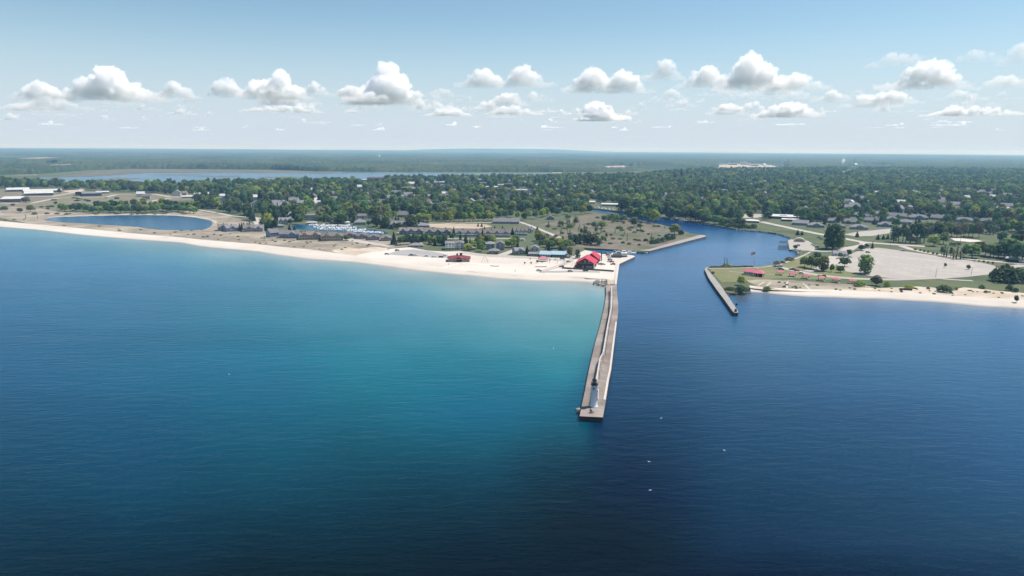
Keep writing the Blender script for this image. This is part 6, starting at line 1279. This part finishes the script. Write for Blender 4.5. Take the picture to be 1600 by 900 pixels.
# big bush and shrubs at the right
tree('shrubd', 1570, 440.4, 27, 'huge round dark bush on the lawn at the right edge', None, 42); tree('shrubd', 1589, 441.2, 22, 'right half of the huge dark bush, lower and paler', None, 34); tree('shrub', 1553, 438.8, 17, 'left low lobe bush of the huge dark bush', None, 18)
for x,y,h,w,k,lab in ((1475.5,456.6,11,22,'shrubd','wide dark shrub on the sand edge above the right beach'),(1420,450.6,6,15,'shrubl','light green low shrub left of the bulkhead'),(1368.6,446.6,16,18,'olive','grey green tree on the dune right of the last shelter'),(1342,447,9,18,'shrubl','patchy light shrub beside the last picnic shelter'),(1386,448,9,10,'shrubl','right light shrub beyond the grey green dune tree'),(1198,453,6,11,'shrubl','small yellow green shrub alone on the right beach'),(1159,456.4,10,20,'shrubd','dark shrub at the rocks beside the short right pier'),(1157.6,446,15,13,'light','thin yellow green tree above the dark pier shrub'),(1141,453,5,17,'shrub','low green shrub by the inner pier rocks'),
   (1576.6,454.6,10,11,'shrubd','dark upright shrub right of the lawn'),(1587,456.6,7,8,'shrubd','small dark shrub at the right lawn edge'),(1534,451,6,9,'shrubd','dark shrub on the sandy bank below the lawn'),(1494,453.4,5,5,'shrubo','small brownish shrub right of the wide dark shrub'),(1486,458.4,4,4,'shrubd','tiny dark shrub below the wide dark shrub'),(1587.4,472.6,11,7,'olive','dead looking brown shrub on the right beach'),(1540,457.6,4,6,'shrubo','small brown shrub among driftwood on the right beach'),(1450,452,4,5,'shrubo','small grey shrub right of the bulkhead'),(1214,413,6,11,'shrubo','grey green shrub on the channel edge right of the flagpole'),(1234,407,6,14,'shrubo','larger grey green shrub on the channel edge'),(1222,411.4,4,9,'shrub','low shrub between the two channel edge shrubs'),(1114,427.6,4,6,'shrubo','small shrub at the corner of the short right pier'),(1136,416.8,4,18,'shrub','low hedge like shrub at the foot of the two thin trees')):
    tree(k, x, y, h, lab, None, w)
tree('pole', 1131.4, 417, 15, 'left one of two thin columnar trees by the channel', None, 3.2); tree('pole', 1135.4, 417, 13.4, 'right one of two thin columnar trees by the channel', None, 3.2)
for i in range(13): x = 1112+i*5.2; tree('shrubo', x, 417.8-(i>4)*.3-(i>8)*.5, 2.4, 'low scrubby shrub in the line along the channel edge of the park', 'shrubs along the channel edge', 5.5)
# pine grove and woods on the right
trees('pine pine ovald', [(1397,378),(1408,379),(1420,379.6),(1432,380),(1443,380)], 8, 27, '%s tall pine from the left in the grove above the big lot', 'tall pines above the lot', 1.5, .6, .15, 14, 3)
trees('olive olive broad', [(1440,372),(1470,371),(1500,370),(1528,371)], 12, 21, '%s grey green tree from the left in the wood beside the ball field', 'grey wood beside the ball field', 2, 1.2, .15, 16, 4)
trees('olive ovald', [(1446,364),(1480,362),(1520,363)], 9, 17, None, None, 3, 1, .15, 16, 41)
tree('light', 1458.6, 384.6, 17, 'yellow green round tree in front of the grey wood', None, 19); tree('broad', 1474, 381.6, 19, 'green round tree right of the yellow green one', None, 15)
for i, (x,y) in enumerate([(1261,346),(1288,351),(1313,344),(1325,352),(1359,344),(1369,351),(1382,341),(1396,350),(1403,342),(1419,346),(1436,348),(1452,340),(1470,349),(1485,343),(1505,351),(1524,344),(1300,338),(1350,334),(1377,332),(1408,335)]):
    tree(['dark','spruce','broad'][i % 3], x, y, 7.5, f'dark small tree, {ORD[i]} from the river road among the subdivision roofs', 'trees among the subdivision roofs', 6.5)
tree('dark', 1489, 384.4, 6, 'left low dark tree on the grass below the ball field', None, 11); tree('dark', 1497, 384.2, 5.6, 'right low dark tree on the grass below the ball field', None, 9); tree('olive', 1421, 380, 12, 'small grey tree under the tall pines', None, 14); tree('olive', 1431, 380.6, 10, 'small pale tree right under the tall pines', None, 13)
trees('pole pine', [(1470,400),(1480,402),(1495,405),(1505,405)], 8, 17, '%s thin trunked tree from the left on the far lot edge', 'thin trees on the far lot edge', 1.5, .5, .2, 7, 6)
trees('pole', [(1530,365),(1540,366),(1545,367),(1552,368)], 5, 17, '%s bare thin tree from the left behind the ball field', 'bare thin trees behind the ball field', 1, .5, .15, 4, 61)
tree('broad', 1518.6, 403, 22, 'broad bright green tree right of the thin trunked trees', None, 27); tree('dark', 1511, 392, 11, 'dark tree behind the broad bright green one', None, 12)
trees('olive broad olive dark', [(1530,400),(1550,402),(1575,404),(1596,404)], 9, 21, '%s tree from the left in the wood at the right edge above the bush', 'wood at the right edge', 3, 1.5, .2, 22, 7)
trees('dark broad', [(1570,398),(1585,408),(1597,409)], 4, 30, '%s large dark tree from the left beside the park cottage', 'large dark trees by the cottage', 2, 1, .15, 26, 71)
trees('broad dark', [(1568,380),(1585,379),(1600,381),(1620,384)], 5, 17, None, None, 3, 1, .2, 20, 72)
trees('olive dark', [(1548,366),(1570,363),(1600,362)], 8, 14, None, None, 4, 1, .2, 15, 73)
for i, (x,y) in enumerate([(1430,391),(1438,392.4),(1444,393.8),(1450,395),(1458,397),(1464,398)]): tree('shrubo', x, y, 3.4, f'small round bush, {ORD[i]} from the left beside the lot walkway', 'small bushes beside the lot walkway', 3.6)
# river bank woods
trees('dark ovald broad', [(972,329),(983,331),(995,333),(1006,336),(1020,338)], 9, 22, '%s tree from the left on the right river bank by the moorings', 'trees on the bank by the moorings', 2, .8, .2, 18, 8)
trees('dark broad dark ovald', [(1022,337.6),(1040,340),(1060,342.4),(1080,344.4),(1098,347)], 13, 20, '%s tree from the left on the wooded right bank', 'trees on the wooded right bank', 2.5, .7, .22, 16, 9)
trees('broad dark olive', [(1100,348),(1112,350),(1128,351),(1145,352),(1160,354)], 9, 13, '%s tree from the left on the bank near the boathouse', 'trees on the bank near the boathouse', 2.5, .8, .25, 14, 10)
trees('shrubd shrub', [(1128,353),(1145,355),(1165,356.6),(1178,357)], 9, 7, '%s bush from the left on the steep river bank', 'bushes on the steep river bank', 2, .8, .25, 10, 101)
# peninsula field
trees('broad broad light', [(985,343),(1000,345.4),(1014,347),(1024,349)], 7, 20, '%s tree from the left at the river side of the brown field', 'trees at the river side of the field', 2.5, 1, .2, 17, 11)
trees('broad shrubl', [(950,343),(962,344.6),(975,346)], 6, 10, '%s light bush from the left at the far edge of the brown field', 'light bushes at the far field edge', 2.5, .8, .2, 12, 12)
for k,x,y,h,w,lab in (('broad',1054,366.5,17,20,'green tree near the tip of the brown river field'),('shrubd',1064,367,8,9,'dark shrub beside the tree near the field tip'),('dark',928,356,9.6,10,'left round dark tree in the middle of the brown field'),('broad',940.6,357,11,15,'right round green tree in the middle of the brown field'),('dark',943,345.6,9,9,'dark tree behind the round field trees'),('broad',887.4,343,9,10,'tree with bushes at the upper left of the brown field'),('shrub',900,348,7,10,'bush right of the upper left field tree'),('shrub',890,356,7,11,'light bush below the upper left field tree'),('shrub',877,350,5,12,'pale bush left of the upper left field tree'),('dark',991,354.4,16,13,'dark tree with bare trunk on the far field'),('shrub',998.6,354.8,6,7,'small shrub right of the bare trunked tree')):
    tree(k, x, y, h, lab, None, w)
trees('dark ovald broad', [(893,383),(905,381.6),(916,382),(924,383),(934,383),(938,383.4)], 10, 15, '%s tree from the left on the near field edge behind the red roofs', 'trees on the near field edge', 2, 1, .3, 11, 13)
trees('spruce dark shrubd', [(1020,381),(1030,379),(1040,377.4),(1050,374.6)], 8, 9, '%s dark tree from the left along the river wall', 'dark trees along the river wall', 2, .6, .25, 9, 14)
pr = random.Random(31)
for i in range(26): tree('pole', pr.uniform(870,1040), pr.uniform(352,381), pr.uniform(6,12), 'thin dark upright tree scattered over the brown river field', 'thin trees scattered on the brown field', pr.uniform(1.5,2.6))
for i in range(30): tree(pr.choice(['shrubo','shrub','shrubd']), pr.uniform(845,1030), pr.uniform(350,384), pr.uniform(2,4.5), 'low bush dotted over the brown river field', 'bushes dotted on the brown field', pr.uniform(4,8))
# green belt and slope trees near the beach
trees('broad olive light', [(838,378),(850,384),(862,389),(875,388),(888,388)], 10, 15, '%s tree from the left in the thicket above the blue roofed cabins', 'thicket above the blue cabins', 3, 1.5, .2, 15, 15)
tree('dark', 878, 396, 15, 'dark tree at the left of the rear red roof', None, 12); tree('ovald', 902.5, 404, 15, 'dark tree touching the front red roof on the left', None, 10); tree('olive', 890, 402, 16, 'thin greyish tree beside the dark one at the red roofs', None, 10)
trees('light broad dark', [(733,391),(745,388),(757,388),(750,381),(768,380)], 8, 12, '%s green tree from the left between the white and the grey beach houses', 'trees between the beach houses', 2.5, 1, .2, 13, 16)
tree('light', 727.5, 391.4, 7.4, 'yellow green small tree at the white condominium corner', None, 9); tree('light', 751.6, 393.6, 14, 'light green round tree left of the tall grey house', None, 13)
trees('broad light', [(792,386),(800,388),(806,383)], 4, 15, '%s tree from the left right of the tall grey gabled house', 'trees right of the grey gabled house', 2, 1, .15, 13, 17)
tree('spruce', 823.5, 397, 13, 'dark spruce right of the street corner house', None, 9)
trees('dark spruce broad light dark', [(626,383),(645,381.4),(662,381),(680,382),(694,384)], 15, 14, '%s tree from the left in the dark row before the row houses', 'dark tree row before the row houses', 1.5, .8, .2, 10, 18)
tree('spruce', 615.5, 382, 20, 'tall dark spruce at the left end of the dark row', None, 13); tree('spruce', 709, 368, 14, 'lone dark spruce between two row house blocks', None, 6.5); tree('spruce', 754, 368, 11, 'dark spruce between the third and fourth row house blocks', None, 5); tree('spruce', 800.6, 366.6, 11, 'dark spruce left of the white row house block', None, 7)
tree('spruce', 830, 362, 9, 'left dark spruce by the road below the storage building', None, 6); tree('spruce', 839.4, 362, 9, 'right dark spruce by the road below the storage building', None, 7)
for i, (x,y,h) in enumerate([(747,354,6),(752.6,354.6,6.4),(773,356.6,4.5),(785,357,4.5),(757,358,5)]): tree('spruce', x, y, h, f'small spruce, {ORD[i]} from the left on the sand lot edge', 'small spruces on the sand lot edge', h*.7)
tree('dark', 541.6, 375.8, 7.4, 'dark round tree at the gap of the dune condominiums', None, 13)
trees('light broad light', [(655,346),(670,346.8),(690,346.8),(710,346.4),(730,346),(750,345.6),(768,344.6)], 17, 15, '%s tree from the left in the bright green belt above the sand lot', 'bright green belt above the sand lot', 2, .8, .15, 13, 19)
trees('light broad', [(650,338),(680,338),(710,337),(740,336),(775,336)], 13, 14, None, None, 3, 1, .15, 14, 191)
trees('broad light dark', [(780,341),(800,340),(815,343),(830,342),(846,340),(862,336),(880,336),(905,335),(920,333)], 16, 14, None, None, 3, 1.2, .2, 14, 192)
trees('spruce', [(374,361),(378,359),(384,358.6),(390,357.6)], 5, 13, '%s dark spruce from the left behind the pond condominiums', 'spruces behind the pond condominiums', 1, .6, .2, 8, 20)
trees('spruce dark', [(412,361),(418,360),(424,359),(430,360)], 6, 16, '%s dark tree from the left between pond condominiums and dune row', 'dark trees left of the dune row', 1.5, 1, .2, 9, 201)
tree('spruce', 452.4, 360, 10, 'left dark spruce behind the third dune condominium', None, 7); tree('spruce', 460, 361, 9, 'right dark spruce behind the third dune condominium', None, 6)
trees('spruce dark broad', [(585,353),(600,356),(612,358),(625,357),(640,352)], 11, 9, '%s tree from the left around the blue grey marina condominium', 'trees around the marina condominium', 2.5, 1.2, .25, 8, 202)
trees('dark broad spruce', [(500,346),(515,345),(525,349),(535,350),(548,347),(560,350)], 10, 9, '%s tree from the left along the far side of the marina', 'trees on the far side of the marina', 3, 1, .25, 10, 203)
trees('ovald dark', [(461,341),(468,341),(474,340)], 4, 20, '%s tall dark tree from the left beside the white inn', 'tall dark trees beside the inn', 1.5, .8, .15, 12, 204)
# belt behind the pond
trees('dark broad broad dark light', [(95,329.4),(115,331),(140,332),(165,333),(195,332.6),(225,331.6),(255,330.6),(280,331),(303,334)], 26, 12.5, 'round green tree in the front of the belt behind the pond', 'front of the tree belt behind the pond', 2.4, 1, .18, 14, 22)
trees('broad dark light', [(150,326),(190,325),(230,324),(270,324),(310,328)], 20, 12.5, None, None, 3, 1, .18, 14, 23)
tree('broad', 48, 331, 11, 'lone dark green tree on the scrub left of the pond', None, 12); tree('olive', 40, 317, 9, 'pale tree cluster right of the nearest warehouse', None, 14); tree('dark', 87, 319.6, 5, 'small dark round shrub on the scrub below the road', None, 6); tree('olive', 32, 332, 7, 'grey thin tree left of the lone green tree', None, 9); tree('shrubo', 54, 335.4, 4, 'grey low bush right of the lone green tree', None, 8); tree('shrubd', 6, 328, 6, 'dark bush at the left edge on the scrub', None, 12); tree('dark', 93, 302.6, 8, 'dark tree behind the industrial yard road', None, 6); tree('ovald', 88, 290.6, 13, 'tall dark tree above the industrial yard', None, 16); tree('dark', 118, 291, 11, 'dark tree right of the tall one above the yard', None, 16); tree('olive', 20, 322, 4, 'small grey bush below the nearest warehouse', None, 7)
tree('pole', 40.4, 342, 7, 'left dead thin trunk beside the pond tip', None, 2.2); tree('pole', 59, 342, 5, 'right dead thin trunk beside the pond tip', None, 2)
for i in range(24): tree(pr.choice(['shrubo','shrubd']), pr.uniform(60,190), pr.uniform(308,330), pr.uniform(1.5,3.4), 'low bush dotted over the grey scrub field', 'bushes dotted on the scrub field', pr.uniform(4,9))
for i in range(14): tree('shrubo', pr.uniform(70,310), pr.uniform(333.6,335.4), pr.uniform(1.5,3), 'low brown bush on the far sandy pond shore', 'bushes on the far pond shore', pr.uniform(4,9))

def scatter(kinds, poly, n, h, label, group, w, seed):
    r = random.Random(seed); k = 0; xs = [q[0] for q in poly]; ys = [q[1] for q in poly]; ks = kinds.split(); tries = 0
    while k < n and tries < 4000:
        tries += 1; x, y = r.uniform(min(xs),max(xs)), r.uniform(min(ys),max(ys))
        if not inpoly(x, y, poly) or any(inpoly(x, y, e) for e in EXC if max(p[1] for p in e)-min(p[1] for p in e) < 26 and inpoly(x, y+1.5, e)): continue
        kd = r.choice(ks); f = r.uniform(.75,1.3); tree(kd, x, y, h*f*(1.15 if kd == 'spruce' else 1), label, group, w*f*(.6 if kd == 'spruce' else 1)); k += 1
scatter('dark spruce broad spruce dark', [(412,337),(500,336),(655,338),(660,360),(600,356),(560,351),(470,348),(452,352),(412,358)], 60, 9, None, None, 8, 61)
scatter('dark broad spruce olive', [(622,370),(660,371),(800,372),(830,378),(880,392),(830,396),(800,384),(735,386),(690,384),(640,384)], 34, 10, None, None, 9, 62)
scatter('dark spruce broad olive', [(1250,336),(1560,338),(1560,352),(1420,356),(1400,352),(1290,356),(1250,350)], 12, 7.0, None, None, 8, 63)
scatter('shrubo shrubd shrub', [(850,352),(905,341),(960,340),(1030,352),(1070,364),(1010,380),(900,384),(870,372)], 60, 2.6, 'low bush dotted over the brown river field', 'bushes dotted on the brown field', 6, 64)
scatter('olive pole broad pole', [(850,350),(900,344),(935,360),(960,378),(890,384),(868,370)], 26, 8, 'thin young tree on the left half of the brown river field', 'young trees on the brown field', 4.5, 65)
scatter('shrubo shrubd', [(0,345),(60,352),(200,363),(400,380),(520,392),(600,388),(560,374),(400,366),(336,356),(230,360),(100,349),(0,338)], 52, 1.3, 'tiny tuft of brush on the grey dune strip behind the beach', 'brush tufts on the dune strip', 4, 66)
scatter('shrubo shrubd', [(1185,440),(1300,446),(1400,451),(1520,452),(1600,457),(1600,469),(1500,463),(1375,456),(1250,452),(1190,448)], 46, 1.7, 'tiny tuft of brush on the sandy rise of the right beach', 'brush tufts on the right beach', 4, 67)
# ------------------------------------------------------------------ the wooded town: too many trees to count, one object
EXC += [POND, LAGOON, [(0,298),(100,296),(210,300),(300,306),(300,311),(225,318),(100,332),(0,345)], [(340,330),(306,327),(306,331),(345,337),(362,340),(380,345),(400,352),(405,358),(330,362)],
  [(845,330),(925,331),(955,336),(1031,351),(1093,366),(1104,372),(1014,396),(890,396),(835,360)], [(660,348),(772,346),(770,358),(660,357)], [(660,346),(800,340),(830,352),(890,372),(890,410),(540,410),(540,368),(640,366)], RBANK[:14]+[(1093.8,366.6)]+LBANK[1:],
  [(1159,333),(1192,333),(1192,343),(1159,343)], [(1150,351),(1189,345),(1220,351),(1320,368),(1600,368),(1600,520),(1100,520),(1100,352)], [(1100,352),(1150,351),(1150,360),(1100,352)],
  [(915,325),(918,314),(945,318),(970,323),(970,331),(945,327.6)], [(470,341),(480,344),(480,352),(470,352)], [(480,350),(560,353),(615,358),(615,368),(455,368),(440,362),(455,352)], [(400,339),(410,339),(408,357),(402,357)]]
for q in ([(232,318),(245,311),(270,308),(268,311),(232,321)], [(270,304),(300,308),(300,312),(270,310)], [(302,325),(345,332),(400,339),(400,345),(345,338),(302,330)], [(425,305),(431,298),(435,298),(430,308)], [(330,311),(345,306),(352,311),(338,315)], [(372,312),(385,306),(388,310),(378,315)]): EXC.append(q)
boxes = [(min(p[0] for p in e), max(p[0] for p in e), min(p[1] for p in e), max(p[1] for p in e), e) for e in EXC]
tr_ = random.Random(77); tp = []; tk = []; ts = []
KS = [k for k in ('broad','dark','light','olive','oval','ovald','spruce','purple') if (k,0) in FIRSTCROWN or True]
for k in ('broad','dark','light','olive','oval','ovald','spruce','purple'):
    if (k,0) not in FIRSTCROWN: tree(k, 1116 if k == 'purple' else 1000, 318, 9, f'dark purple leaved tree in the wood above the right river bank', None)
GK = [(k,v) for k in ('broad','dark','light','olive','oval','ovald','spruce','purple') for v in range(SPEC[k][4]) if (k,v) in FIRSTCROWN]
idx = {kv: i for i, kv in enumerate(GK)}; byk = {}
for kv in GK: byk.setdefault(kv[0], []).append(kv)
def far_ok(x, y):
    if y > 366: return False
    lim = np.interp(x, [-100,0,100,210,300,420,560,860,1000,1090,1300,1600,1800], [286,286,292,291,290,288,282.5,279,276,268,265,268,270])
    if y < lim: return False
    bot = np.interp(x, [0,40,100,110,200,300,305,340,375,400,405,440,470,600,640,660,780,830,920,960,1030,1100,1150,1200,1250,1300,1600,1800], [294,294,294,300,302,306,331,336,344,346,357,357,356,363,362,346,340,330,330,322,334,346,350,345,350,352,366,368])
    return y < bot
Y = 760.0
while Y < 4300:
    step = 11.5 if Y < 2200 else 12.5+(Y-2200)/400; X = -Y*0.92
    Y += step
    while X < Y*0.92:
        x = X+tr_.uniform(-.5,.5)*step; y = Y+tr_.uniform(-.5,.5)*step; X += step
        qx, qy = proj((x,y,1.5))
        if qx < -120 or qx > 1720 or not far_ok(qx, qy): continue
        cov = noise.noise(Vector((x/95, y/95, 3.3)))+.5*noise.noise(Vector((x/33, y/33, 9)))
        street = min((x*.96+y*.28) % 105, (y*.96-x*.28) % 150)
        if cov < -.36 or (street < 8 and qy > 283): continue
        if any(b_[0] <= qx <= b_[1] and b_[2] <= qy <= b_[3] and inpoly(qx, qy, b_[4]) for b_ in boxes): continue
        mixn = noise.noise(Vector((x/140, y/140, 20)))
        if mixn > .28: ks = ('light','broad','broad','olive')
        elif mixn < -.25: ks = ('dark','ovald','broad','spruce')
        else: ks = ('broad','dark','oval','olive','broad','ovald','light','dark')
        k = tr_.choice(ks) if tr_.random() > .012 else 'purple'
        if k not in byk: k = 'broad'
        tp.append((x, y, 1.3)); tk.append(idx[tr_.choice(byk[k])]); ts.append(tr_.uniform(.70,1.55)*(1.0 if Y < 2600 else 1.1))
for x, y, k, sc in EXTRA:
    tp.append((x, y, 1.3)); tk.append(idx[tr_.choice(byk.get(k, byk['dark']))]); ts.append(sc)
me = bpy.data.meshes.new('town_woods'); me.from_pydata(tp, [], [])
at = me.attributes.new('kind_index','INT','POINT'); at.data.foreach_set('value', tk); at = me.attributes.new('size','FLOAT','POINT'); at.data.foreach_set('value', ts)
at = me.attributes.new('turn','FLOAT','POINT'); at.data.foreach_set('value', [tr_.uniform(0,6.28) for _ in tp])
two = props(link('town_woods', me), 'leafy town woods of countless round trees between the beach and the inland lake', 'woods', kind='stuff')
ng = bpy.data.node_groups.new('plant_trees','GeometryNodeTree'); ng.interface.new_socket('Geometry', in_out='INPUT', socket_type='NodeSocketGeometry'); ng.interface.new_socket('Geometry', in_out='OUTPUT', socket_type='NodeSocketGeometry')
N = ng.nodes; Lk = ng.links; gi = N.new('NodeGroupInput'); go = N.new('NodeGroupOutput'); ip = N.new('GeometryNodeInstanceOnPoints'); gti = N.new('GeometryNodeGeometryToInstance')
for kv in reversed(GK):
    oi = N.new('GeometryNodeObjectInfo'); oi.inputs['Object'].default_value = FIRSTCROWN[kv]; oi.transform_space = 'ORIGINAL'; Lk.new(oi.outputs['Geometry'], gti.inputs[0])
def attr(nm, ty):
    q = N.new('GeometryNodeInputNamedAttribute'); q.data_type = ty; q.inputs['Name'].default_value = nm; return q.outputs['Attribute']
cx_ = N.new('ShaderNodeCombineXYZ'); Lk.new(attr('turn','FLOAT'), cx_.inputs['Z']); Lk.new(cx_.outputs[0], ip.inputs['Rotation'])
Lk.new(gi.outputs[0], ip.inputs['Points']); Lk.new(gti.outputs[0], ip.inputs['Instance']); ip.inputs['Pick Instance'].default_value = True
Lk.new(attr('kind_index','INT'), ip.inputs['Instance Index']); Lk.new(attr('size','FLOAT'), ip.inputs['Scale']); Lk.new(ip.outputs[0], go.inputs[0])
mo = two.modifiers.new('trees','NODES'); mo.node_group = ng
import collections; print(collections.Counter(o.name.split('.')[0] for o in bpy.data.objects if o.parent is None and 'category' in o.keys()).most_common(12))
print('TOWN TREES', len(tp), 'TREES', NTREE)
